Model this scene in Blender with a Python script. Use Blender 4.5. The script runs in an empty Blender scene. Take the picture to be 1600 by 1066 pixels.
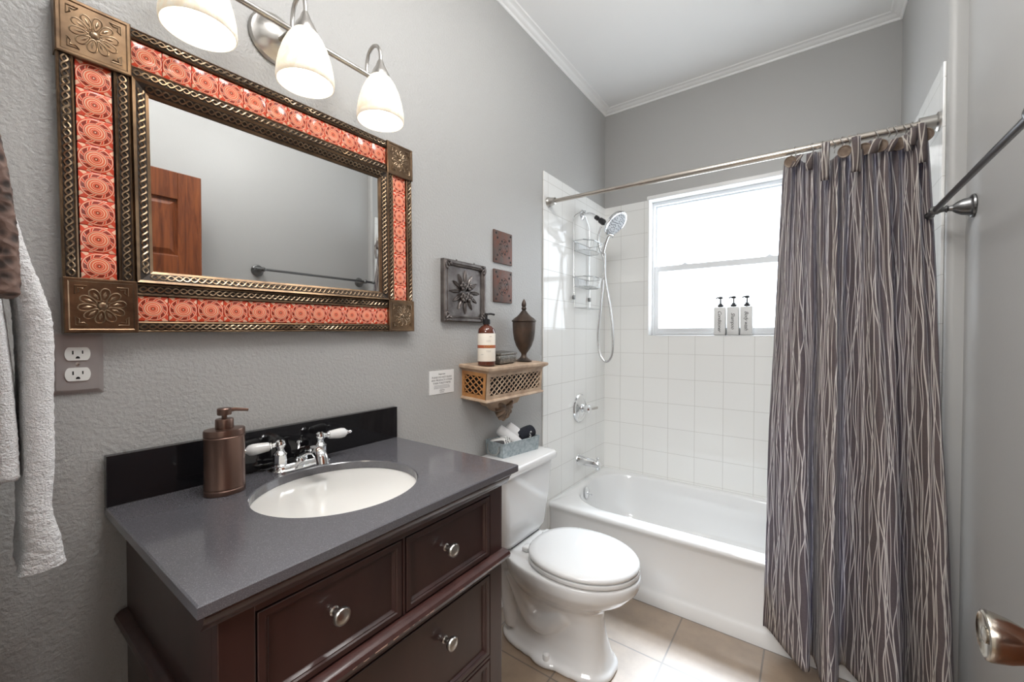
import bpy, bmesh, math, random
from mathutils import Matrix, Vector, Euler, noise
C = bpy.context.scene
COL = C.collection
PI = math.pi
R = math.radians
random.seed(7)

# ------------------------------------------------------------ camera, world, lights, exposure
cam_d = bpy.data.cameras.new('camera')
cam_d.sensor_width = 36.0
cam_d.sensor_fit = 'HORIZONTAL'
cam_d.lens = 36.0 * 640.0 / 1600.0
cam_d.clip_start = 0.02
cam = bpy.data.objects.new('camera', cam_d)
cam.location = (1.137, 0.0, 1.2505)
cam.rotation_euler = (R(90 - 0.832), R(-0.08), R(35.91))
COL.objects.link(cam)
C.camera = cam

world = bpy.data.worlds.new('world')
C.world = world
world.use_nodes = True
world.node_tree.nodes['Background'].inputs[0].default_value = (0.82, 0.9, 1.0, 1)
world.node_tree.nodes['Background'].inputs[1].default_value = 1.0

def area(name, loc, rot, sx, sy, power, col=(1, 1, 1)):
    l = bpy.data.lights.new(name, 'AREA')
    l.shape = 'RECTANGLE'; l.size = sx; l.size_y = sy; l.energy = power; l.color = col
    o = bpy.data.objects.new(name, l); o.location = loc; o.rotation_euler = rot
    COL.objects.link(o)
    return o
# added fill light in the unseen hallway, shining in through the doorway
area('hall_fill_light', (1.0, -0.85, 2.40), (R(38), 0, 0), 0.9, 0.9, 60, (1.0, 0.99, 0.98))
# hazy daylight falling steeply through the window
su = bpy.data.lights.new('daylight_sun', 'SUN')
su.energy = 30.0; su.angle = R(24); su.color = (0.80, 0.90, 1.0)
suo = bpy.data.objects.new('daylight_sun', su); suo.rotation_euler = (R(-34), 0, R(3)); suo.location = (0.7, 5, 6)
COL.objects.link(suo)
# invented square fill at the ceiling, lifts the lower left wall and counter
area('ceiling_fill_light', (0.85, 0.42, 2.755), (0, 0, 0), 0.5, 0.5, 13, (1.0, 0.99, 0.98))
# added unseen point fill, brightens the back wall and ceiling
gl = bpy.data.lights.new('upper_fill_light', 'POINT')
gl.energy = 11; gl.shadow_soft_size = 0.14; gl.color = (1.0, 0.99, 0.98)
flo = bpy.data.objects.new('upper_fill_light', gl); flo.location = (0.85, 1.12, 2.45)
COL.objects.link(flo)

C.view_settings.view_transform = 'Standard'
C.view_settings.look = 'None'
C.view_settings.gamma = 1
C.view_settings.exposure = 0.35
C.view_settings.use_curve_mapping = False
C.cycles.use_denoising = True
C.cycles.max_bounces = 10
C.cycles.diffuse_bounces = 6
C.cycles.sample_clamp_indirect = 6.0
C.cycles.caustics_reflective = False
C.cycles.caustics_refractive = False

WINDOW_E = 4.6
BULB_E = 8.0

# ------------------------------------------------------------ materials
def nm(name):
    m = bpy.data.materials.new(name); m.use_nodes = True
    return m, m.node_tree, m.node_tree.nodes['Principled BSDF']

def N(nt, t, **kw):
    n = nt.nodes.new(t)
    for k, v in kw.items():
        setattr(n, k, v)
    return n

def math_n(nt, op, a, b=None, c=None):
    n = nt.nodes.new('ShaderNodeMath'); n.operation = op
    for i, v in enumerate((a, b, c)):
        if v is None: continue
        if isinstance(v, (int, float)): n.inputs[i].default_value = v
        else: nt.links.new(v, n.inputs[i])
    return n.outputs[0]

def ramp(nt, fac, stops, interp='LINEAR'):
    r = nt.nodes.new('ShaderNodeValToRGB'); r.color_ramp.interpolation = interp
    cr = r.color_ramp
    while len(cr.elements) < len(stops): cr.elements.new(0.5)
    for e, (p, c) in zip(cr.elements, stops):
        e.position = p; e.color = (*c, 1) if len(c) == 3 else c
    if fac is not None: nt.links.new(fac, r.inputs[0])
    return r.outputs[0]

def mixc(nt, fac, a, b):
    n = nt.nodes.new('ShaderNodeMix'); n.data_type = 'RGBA'
    if isinstance(fac, (int, float)): n.inputs[0].default_value = fac
    else: nt.links.new(fac, n.inputs[0])
    for i, v in ((6, a), (7, b)):
        if isinstance(v, tuple): n.inputs[i].default_value = (*v, 1)
        else: nt.links.new(v, n.inputs[i])
    return n.outputs[2]

def coords(nt, kind='Object', scale=None):
    tc = nt.nodes.new('ShaderNodeTexCoord')
    if scale is None: return tc.outputs[kind]
    mp = nt.nodes.new('ShaderNodeMapping'); mp.inputs[3].default_value = scale
    nt.links.new(tc.outputs[kind], mp.inputs[0])
    return mp.outputs[0]

def noise_t(nt, vec, scale, detail=3, rough=0.5, dist=0.0):
    n = nt.nodes.new('ShaderNodeTexNoise')
    n.inputs['Scale'].default_value = scale; n.inputs['Detail'].default_value = detail
    n.inputs['Roughness'].default_value = rough; n.inputs['Distortion'].default_value = dist
    if vec is not None: nt.links.new(vec, n.inputs['Vector'])
    return n.outputs['Fac']

def bump(nt, bsdf, h, strength, dist):
    b = nt.nodes.new('ShaderNodeBump'); b.inputs['Strength'].default_value = strength
    b.inputs['Distance'].default_value = dist
    nt.links.new(h, b.inputs['Height']); nt.links.new(b.outputs[0], bsdf.inputs['Normal'])

def simple(name, col, rough=0.5, metal=0.0, var=0.0, vscale=20, bmp=0.0, bscale=200, bdist=0.001, coat=0.0, sss=0.0, col2=None, vec_scale=None, spec=None):
    m, nt, b = nm(name)
    b.inputs['Base Color'].default_value = (*col, 1)
    b.inputs['Roughness'].default_value = rough
    b.inputs['Metallic'].default_value = metal
    b.inputs['Coat Weight'].default_value = coat
    b.inputs['Coat Roughness'].default_value = 0.08
    if spec is not None: b.inputs['Specular IOR Level'].default_value = spec
    v = coords(nt, 'Object', vec_scale)
    if var or col2:
        f = noise_t(nt, v, vscale, 4, 0.6)
        c2 = col2 if col2 else tuple(c * (1 - var) for c in col)
        nt.links.new(ramp(nt, f, [(0.35, c2), (0.65, col)]), b.inputs['Base Color'])
    if bmp:
        bump(nt, b, noise_t(nt, v, bscale, 3, 0.55), bmp, bdist)
    return m

M = {}
WALLC = (0.430, 0.427, 0.417)
M['wall'] = simple('grey_wall_paint', WALLC, 0.42, bmp=0.6, bscale=120, bdist=0.004)
M['wall_smooth'] = simple('grey_wall_paint_smooth', WALLC, 0.45, bmp=0.12, bscale=120, bdist=0.002)
M['ceiling'] = simple('ceiling_white', (0.90, 0.90, 0.89), 0.8)
M['white_paint'] = simple('white_paint', (0.86, 0.86, 0.85), 0.35)
M['porcelain'] = simple('porcelain', (0.76, 0.765, 0.765), 0.07, coat=0.4)
M['sink_white'] = simple('sink_porcelain', (0.80, 0.79, 0.755), 0.12, coat=0.3)
M['vinyl'] = simple('window_vinyl', (0.84, 0.86, 0.88), 0.3)
M['chrome'] = simple('chrome', (0.82, 0.83, 0.84), 0.07, 1.0)
M['wire'] = simple('chrome_wire', (0.62, 0.63, 0.63), 0.22, 1.0)
M['nickel'] = simple('brushed_nickel', (0.55, 0.53, 0.50), 0.28, 1.0, var=0.15, vscale=6)
M['pewter'] = simple('dark_pewter', (0.22, 0.22, 0.22), 0.3, 1.0)
M['black'] = simple('black_plastic', (0.012, 0.012, 0.014), 0.35)
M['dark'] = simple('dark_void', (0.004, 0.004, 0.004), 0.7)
M['cabinet'] = simple('dark_cherry_wood', (0.050, 0.021, 0.018), 0.33, col2=(0.032, 0.013, 0.012), vscale=7, vec_scale=(1, 1, 0.25), coat=0.25)
M['worn_edge'] = simple('worn_lacquer_edge', (0.07, 0.03, 0.026), 0.3, col2=(0.045, 0.018, 0.016), vscale=30, coat=0.2)
M['bronze'] = simple('antique_bronze', (0.30, 0.195, 0.115), 0.33, 0.9, col2=(0.13, 0.085, 0.055), vscale=14, bmp=0.15, bscale=60, bdist=0.002)
M['bronze_dark'] = simple('antique_bronze_relief', (0.36, 0.26, 0.17), 0.3, 0.95, col2=(0.20, 0.14, 0.09), vscale=40)
M['bronze_groove'] = simple('bronze_groove', (0.03, 0.02, 0.014), 0.6, 0.3)
M['soap_metal'] = simple('brown_metal', (0.20, 0.125, 0.10), 0.32, 0.85, var=0.15, vscale=5)
M['iron'] = simple('pewter_relief', (0.20, 0.18, 0.17), 0.38, 0.75, col2=(0.09, 0.075, 0.07), vscale=18, bmp=0.3, bscale=80)
M['rust'] = simple('rusty_iron', (0.17, 0.070, 0.048), 0.55, 0.3, col2=(0.11, 0.085, 0.075), vscale=22, bmp=0.4, bscale=120)
M['urn'] = simple('hammered_dark_bronze', (0.040, 0.034, 0.030), 0.40, 0.35, col2=(0.10, 0.062, 0.042), vscale=10, bmp=0.6, bscale=70, bdist=0.003)
M['shelf_wood'] = simple('carved_tan_wood', (0.56, 0.42, 0.30), 0.55, col2=(0.36, 0.25, 0.17), vscale=14, bmp=0.2, bscale=90)
M['shelf_orange'] = simple('carved_orange_wood', (0.56, 0.27, 0.09), 0.5, col2=(0.38, 0.17, 0.06), vscale=14, bmp=0.2, bscale=90)
M['shell_wood'] = simple('shell_wood', (0.34, 0.24, 0.17), 0.5, col2=(0.12, 0.085, 0.06), vscale=30)
M['amber'] = simple('amber_plastic', (0.10, 0.025, 0.012), 0.12, coat=0.4)
M['cream'] = simple('cream_label', (0.86, 0.80, 0.70), 0.5)
M['redband'] = simple('rust_red_band', (0.42, 0.10, 0.04), 0.5)
M['ink'] = simple('ink', (0.02, 0.02, 0.022), 0.6)
M['ink_grey'] = simple('ink_grey', (0.16, 0.16, 0.16), 0.6)
M['gold_ink'] = simple('gold_ink', (0.5, 0.28, 0.08), 0.5)
M['paper'] = simple('white_card', (0.84, 0.84, 0.83), 0.35)
M['bottle_white'] = simple('matte_white_bottle', (0.74, 0.74, 0.73), 0.35)
M['galv'] = simple('galvanised_tin', (0.50, 0.56, 0.58), 0.42, 0.55, col2=(0.30, 0.36, 0.39), vscale=70, bmp=0.2, bscale=90)
M['tincase'] = simple('tarnished_silver', (0.30, 0.28, 0.25), 0.35, 0.8, col2=(0.10, 0.09, 0.08), vscale=120, bmp=0.6, bscale=200, bdist=0.002)
M['terry'] = simple('white_terry', (0.84, 0.84, 0.84), 0.95, bmp=0.9, bscale=380, bdist=0.004)
M['terry_dark'] = simple('navy_terry', (0.012, 0.014, 0.022), 0.95, bmp=0.8, bscale=380, bdist=0.003)
M['plate_grey'] = simple('grey_metal_plate', (0.42, 0.405, 0.40), 0.38, 0.5, var=0.1, vscale=8)
M['outlet'] = simple('outlet_white', (0.80, 0.80, 0.77), 0.3)
M['grout_white'] = simple('grout', (0.62, 0.61, 0.58), 0.8)
M['mirror'] = simple('mirror_glass', (0.78, 0.79, 0.785), 0.015, 1.0)
M['button'] = simple('wooden_button', (0.21, 0.155, 0.115), 0.5, col2=(0.13, 0.09, 0.065), vscale=50)
M['rod'] = simple('worn_nickel_rod', (0.60, 0.55, 0.49), 0.25, 1.0, col2=(0.48, 0.44, 0.40), vscale=5)
M['brass_nickel'] = simple('aged_nickel_knob', (0.46, 0.42, 0.36), 0.22, 1.0)
M['toilet_dark'] = simple('tank_gap_shade', (0.03, 0.03, 0.03), 0.7)
M['hall'] = simple('hall_paint', (0.66, 0.65, 0.62), 0.7)

# countertop quartz, base lightened to carry its bright reflections
m, nt, b = nm('charcoal_quartz_lit')
v = coords(nt)
f = noise_t(nt, v, 900, 1, 0.5)
base = ramp(nt, f, [(0.56, (0.100, 0.098, 0.110)), (0.72, (0.19, 0.19, 0.205))])
nt.links.new(base, b.inputs['Base Color'])
b.inputs['Roughness'].default_value = 0.13
b.inputs['Specular IOR Level'].default_value = 1.0
M['quartz'] = m
M['quartz_polished_dim'] = simple('polished_quartz_darkened', (0.010, 0.0095, 0.011), 0.06, var=0.3, vscale=400)  # same quartz, polished; its dark reflections are put into the base colour

# white wall tile, square 155 mm, phase per wall
def tile_mat(name, uaxis, uoff, voff, size=0.155, col=(0.82, 0.82, 0.80), grout=(0.60, 0.59, 0.56), mortar=0.0013, rough=0.07, col2=None):
    m, nt, b = nm(name)
    tc = nt.nodes.new('ShaderNodeTexCoord')
    sp = nt.nodes.new('ShaderNodeSeparateXYZ'); nt.links.new(tc.outputs['Object'], sp.inputs[0])
    ax = {'x': 0, 'y': 1, 'z': 2}
    u = math_n(nt, 'ADD', sp.outputs[ax[uaxis]], -uoff + 10 * size)
    vz = math_n(nt, 'ADD', sp.outputs[1 if voff[0] == 'y' else 2], -voff[1] + 20 * size)
    cb = nt.nodes.new('ShaderNodeCombineXYZ'); nt.links.new(u, cb.inputs[0]); nt.links.new(vz, cb.inputs[1])
    br = nt.nodes.new('ShaderNodeTexBrick'); br.offset = 0; br.squash = 1
    nt.links.new(cb.outputs[0], br.inputs['Vector'])
    br.inputs['Scale'].default_value = 1
    br.inputs['Brick Width'].default_value = size; br.inputs['Row Height'].default_value = size
    br.inputs['Mortar Size'].default_value = mortar; br.inputs['Mortar Smooth'].default_value = 0.3
    br.inputs['Color1'].default_value = (*col, 1)
    br.inputs['Color2'].default_value = (*(col2 or tuple(c * 0.985 for c in col)), 1)
    br.inputs['Mortar'].default_value = (*grout, 1)
    b.inputs['Roughness'].default_value = rough
    h = math_n(nt, 'SUBTRACT', 1.0, br.outputs['Fac'])
    nz = noise_t(nt, tc.outputs['Object'], 9, 1, 0.4)
    h = math_n(nt, 'ADD', h, math_n(nt, 'MULTIPLY', nz, 0.6))
    bump(nt, b, h, 0.5, 0.0015)
    return m, nt, b, br, tc
mt = tile_mat('white_tile_back', 'x', 0.119, ('z', 1.1335)); nt = mt[1]
nt.links.new(mt[3].outputs['Color'], mt[2].inputs['Base Color']); M['tile_back'] = mt[0]
mt = tile_mat('white_tile_side', 'y', 1.885, ('z', 1.1335)); nt = mt[1]
nt.links.new(mt[3].outputs['Color'], mt[2].inputs['Base Color']); M['tile_side'] = mt[0]
mt = tile_mat('white_tile_low', 'y', 1.30, ('z', 0.01), size=0.084, mortar=0.0015); nt = mt[1]
nt.links.new(mt[3].outputs['Color'], mt[2].inputs['Base Color']); M['tile_low'] = mt[0]
# floor tile
mt = tile_mat('beige_floor_tile', 'x', 0.696, ('y', 1.588), size=0.31, col=(0.31, 0.228, 0.160), col2=(0.285, 0.21, 0.148), grout=(0.13, 0.10, 0.08), mortar=0.0036, rough=0.5)
m, nt, b, br, tc = mt
cl = noise_t(nt, tc.outputs['Object'], 11, 5, 0.65)
tint = ramp(nt, cl, [(0.3, (0.80, 0.78, 0.76)), (0.7, (1.08, 1.07, 1.05))])
mul = nt.nodes.new('ShaderNodeMix'); mul.data_type = 'RGBA'; mul.blend_type = 'MULTIPLY'; mul.inputs[0].default_value = 1
nt.links.new(br.outputs['Color'], mul.inputs[6]); nt.links.new(tint, mul.inputs[7])
nt.links.new(mul.outputs[2], b.inputs['Base Color'])
b.inputs['Coat Weight'].default_value = 1.0; b.inputs['Coat Roughness'].default_value = 0.40; b.inputs['Coat IOR'].default_value = 1.9
M['floor'] = m

# frosted, daylight-lit window panes
def pane_mat(name, col, bscale, var):
    m, nt, b = nm(name)
    v = coords(nt)
    f = noise_t(nt, v, bscale, 2, 0.6)
    c = ramp(nt, f, [(0.3, tuple(x * (1 - var) for x in col)), (0.7, col)])
    b.inputs['Base Color'].default_value = (0.35, 0.36, 0.375, 1)
    b.inputs['Roughness'].default_value = 0.25
    nt.links.new(c, b.inputs['Emission Color'])
    b.inputs['Emission Strength'].default_value = WINDOW_E
    tp = nt.nodes.new('ShaderNodeBsdfTransparent'); mx = nt.nodes.new('ShaderNodeMixShader'); mx.inputs[0].default_value = 0.58
    nt.links.new(b.outputs[0], mx.inputs[1]); nt.links.new(tp.outputs[0], mx.inputs[2])
    nt.links.new(mx.outputs[0], nt.nodes['Material Output'].inputs[0])
    return m
M['pane_up'] = pane_mat('frosted_pane_upper', (0.84, 0.92, 1.0), 130, 0.10)
M['pane_low'] = pane_mat('frosted_pane_lower', (0.87, 0.94, 1.0), 5, 0.04)

# lamp shade and bulb
m, nt, b = nm('alabaster_glass')
v = coords(nt)
f = noise_t(nt, v, 22, 5, 0.7, 1.2)
c = ramp(nt, f, [(0.35, (0.80, 0.74, 0.62)), (0.65, (0.93, 0.90, 0.83))])
nt.links.new(c, b.inputs['Base Color'])
b.inputs['Roughness'].default_value = 0.35
tr = nt.nodes.new('ShaderNodeBsdfTranslucent'); nt.links.new(c, tr.inputs[0])
mx = nt.nodes.new('ShaderNodeMixShader'); mx.inputs[0].default_value = 0.17
nt.links.new(b.outputs[0], mx.inputs[1]); nt.links.new(tr.outputs[0], mx.inputs[2])
nt.links.new(c, b.inputs['Emission Color']); b.inputs['Emission Strength'].default_value = 0.25
nt.links.new(mx.outputs[0], nt.nodes['Material Output'].inputs[0])
M['shade'] = m
m, nt, b = nm('lit_bulb')
b.inputs['Base Color'].default_value = (1, 1, 1, 1)
b.inputs['Emission Color'].default_value = (1.0, 0.94, 0.87, 1)
b.inputs['Emission Strength'].default_value = BULB_E
M['bulb'] = m

# talavera-like tile: rings about the tile's own centre
m, nt, b = nm('red_painted_tile')
tc = nt.nodes.new('ShaderNodeTexCoord')
sp = nt.nodes.new('ShaderNodeSeparateXYZ'); nt.links.new(tc.outputs['Object'], sp.inputs[0])
x = math_n(nt, 'DIVIDE', sp.outputs[0], 0.0252); y = math_n(nt, 'DIVIDE', sp.outputs[1], 0.0252)
r2 = math_n(nt, 'ADD', math_n(nt, 'MULTIPLY', x, x), math_n(nt, 'MULTIPLY', y, y))
rr = math_n(nt, 'SQRT', r2)
ang = math_n(nt, 'ARCTAN2', y, x)
CR = (0.95, 0.66, 0.46); RD = (0.72, 0.075, 0.035); DK = (0.13, 0.02, 0.015); OR = (0.82, 0.20, 0.10)
ringc = ramp(nt, math_n(nt, 'DIVIDE', rr, 1.45), [(0.0, CR), (0.035, DK), (0.085, OR), (0.12, RD), (0.15, CR), (0.175, RD), (0.20, OR), (0.235, CR), (0.275, RD), (0.29, OR), (0.34, CR), (0.385, DK), (0.40, RD), (0.42, CR), (0.445, RD), (0.62, CR), (0.66, RD), (0.9, RD)], 'CONSTANT')
seg = math_n(nt, 'SINE', math_n(nt, 'ADD', math_n(nt, 'MULTIPLY', ang, 8), math_n(nt, 'MULTIPLY', rr, 9)))
inring = math_n(nt, 'MULTIPLY', math_n(nt, 'GREATER_THAN', rr, 0.685), math_n(nt, 'LESS_THAN', rr, 0.865))
mark = math_n(nt, 'MULTIPLY', inring, math_n(nt, 'GREATER_THAN', seg, -0.35))
c0_ = mixc(nt, math_n(nt, 'MULTIPLY', inring, math_n(nt, 'GREATER_THAN', seg, -0.80)), ringc, CR)
c1 = mixc(nt, mark, c0_, DK)
corner = math_n(nt, 'MULTIPLY', math_n(nt, 'GREATER_THAN', rr, 1.02), math_n(nt, 'GREATER_THAN', math_n(nt, 'SINE', math_n(nt, 'MULTIPLY', ang, 12)), 0.2))
c2 = mixc(nt, corner, c1, CR)
sw = noise_t(nt, tc.outputs['Object'], 60, 2, 0.5)
c3 = mixc(nt, math_n(nt, 'MULTIPLY', sw, 0.42), c2, (0.76, 0.10, 0.05))
nt.links.new(c3, b.inputs['Base Color'])
b.inputs['Roughness'].default_value = 0.12
M['redtile'] = m

# door wood
m, nt, b = nm('stained_pine_door')
v = coords(nt, 'Object', (1, 9, 0.9))
f = noise_t(nt, v, 4, 4, 0.6, 1.5)
c = ramp(nt, f, [(0.3, (0.09, 0.024, 0.009)), (0.55, (0.20, 0.056, 0.018)), (0.8, (0.30, 0.095, 0.028))])
nt.links.new(c, b.inputs['Base Color']); b.inputs['Roughness'].default_value = 0.3
M['door'] = m

# curtain: uv.x = metres along the cloth, uv.y = metres down
def curtain_mat():
    m, nt, b = nm('striped_curtain_cloth')
    tc = nt.nodes.new('ShaderNodeTexCoord')
    sp = nt.nodes.new('ShaderNodeSeparateXYZ'); nt.links.new(tc.outputs['UV'], sp.inputs[0])
    u, w = sp.outputs[0], sp.outputs[1]
    def lines(ph, per, lam, half):
        k = math_n(nt, 'FLOOR', math_n(nt, 'DIVIDE', math_n(nt, 'ADD', u, ph), per))
        fr = math_n(nt, 'SUBTRACT', math_n(nt, 'FRACT', math_n(nt, 'DIVIDE', math_n(nt, 'ADD', u, ph), per)), 0.5)
        wn_ = nt.nodes.new('ShaderNodeTexWhiteNoise'); wn_.noise_dimensions = '1D'
        nt.links.new(math_n(nt, 'ADD', k, ph * 17.3), wn_.inputs['W'])
        rnd = wn_.outputs['Value']
        t1 = math_n(nt, 'ADD', math_n(nt, 'MULTIPLY', w, math_n(nt, 'ADD', 2 * PI / lam, math_n(nt, 'MULTIPLY', rnd, 8.0))), math_n(nt, 'MULTIPLY', rnd, 60.0))
        t2 = math_n(nt, 'ADD', math_n(nt, 'MULTIPLY', w, 2 * PI / lam * 0.43), math_n(nt, 'MULTIPLY', rnd, 90.0))
        c_ = math_n(nt, 'ADD', math_n(nt, 'MULTIPLY', math_n(nt, 'SINE', t1), 0.15), math_n(nt, 'MULTIPLY', math_n(nt, 'SINE', t2), 0.26))
        d = math_n(nt, 'MULTIPLY', math_n(nt, 'ABSOLUTE', math_n(nt, 'SUBTRACT', fr, c_)), per)
        mr = nt.nodes.new('ShaderNodeMapRange'); mr.interpolation_type = 'SMOOTHSTEP'
        nt.links.new(d, mr.inputs['Value'])
        mr.inputs['From Min'].default_value = half + 0.0007; mr.inputs['From Max'].default_value = half - 0.0007
        mr.inputs['To Min'].default_value = 0; mr.inputs['To Max'].default_value = 1
        return mr.outputs[0]
    a = lines(0.013, 0.0210, 0.34, 0.0012)
    c = lines(0.402, 0.0290, 0.42, 0.0014)
    e_ = lines(0.917, 0.0370, 0.28, 0.0013)
    g_ = lines(1.531, 0.0450, 0.36, 0.0015)
    mask = math_n(nt, 'MAXIMUM', math_n(nt, 'MAXIMUM', a, c), math_n(nt, 'MAXIMUM', e_, g_))
    # fine weave
    wv = nt.nodes.new('ShaderNodeTexWave'); wv.inputs['Scale'].default_value = 260
    nt.links.new(tc.outputs['UV'], wv.inputs[0])
    wn = noise_t(nt, tc.outputs['UV'], 160, 2, 0.5)
    brown = ramp(nt, wn, [(0.3, (0.135, 0.100, 0.088)), (0.7, (0.185, 0.142, 0.126))])
    col = mixc(nt, mask, brown, (0.74, 0.67, 0.58))
    nt.links.new(col, b.inputs['Base Color'])
    b.inputs['Roughness'].default_value = 0.75
    b.inputs['Sheen Weight'].default_value = 0.15
    tr = nt.nodes.new('ShaderNodeBsdfTranslucent')
    tcol = mixc(nt, mask, (0.26, 0.27, 0.37), (0.72, 0.75, 0.86))
    nt.links.new(tcol, tr.inputs[0])
    mx = nt.nodes.new('ShaderNodeMixShader'); mx.inputs[0].default_value = 0.46
    nt.links.new(b.outputs[0], mx.inputs[1]); nt.links.new(tr.outputs[0], mx.inputs[2])
    nt.links.new(mx.outputs[0], nt.nodes['Material Output'].inputs[0])
    bump(nt, b, wv.outputs[1], 0.15, 0.0005)
    return m
M['curtain'] = curtain_mat()

# brown dotted textile
m, nt, b = nm('brown_dotted_cloth')
v = coords(nt)
vo = nt.nodes.new('ShaderNodeTexVoronoi'); vo.inputs['Scale'].default_value = 85; nt.links.new(v, vo.inputs[0])
c = ramp(nt, vo.outputs[0], [(0.25, (0.05, 0.035, 0.03)), (0.6, (0.20, 0.13, 0.105))])
nt.links.new(c, b.inputs['Base Color']); b.inputs['Roughness'].default_value = 0.7
bump(nt, b, vo.outputs[0], 0.8, 0.003)
M['brown_cloth'] = m
# wood fretwork dark inset
# striped towel
m, nt, b = nm('striped_terry')
sp = nt.nodes.new('ShaderNodeSeparateXYZ'); nt.links.new(coords(nt), sp.inputs[0])
s = math_n(nt, 'SINE', math_n(nt, 'MULTIPLY', sp.outputs[0], 500))
nt.links.new(mixc(nt, math_n(nt, 'GREATER_THAN', s, 0.55), (0.82, 0.82, 0.80), (0.10, 0.10, 0.10)), b.inputs['Base Color'])
b.inputs['Roughness'].default_value = 0.95
M['striped'] = m

# ------------------------------------------------------------ mesh helpers
WM = {}            # world matrices of built objects
I4 = Matrix.Identity(4)

def frame_mat(zv, up=None):
    """matrix whose local z points along zv"""
    z = Vector(zv).normalized()
    u = Vector(up) if up else (Vector((0, 0, 1)) if abs(z.z) < 0.95 else Vector((1, 0, 0)))
    x = u.cross(z).normalized(); y = z.cross(x)
    return Matrix((x, y, z)).transposed().to_4x4()

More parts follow.
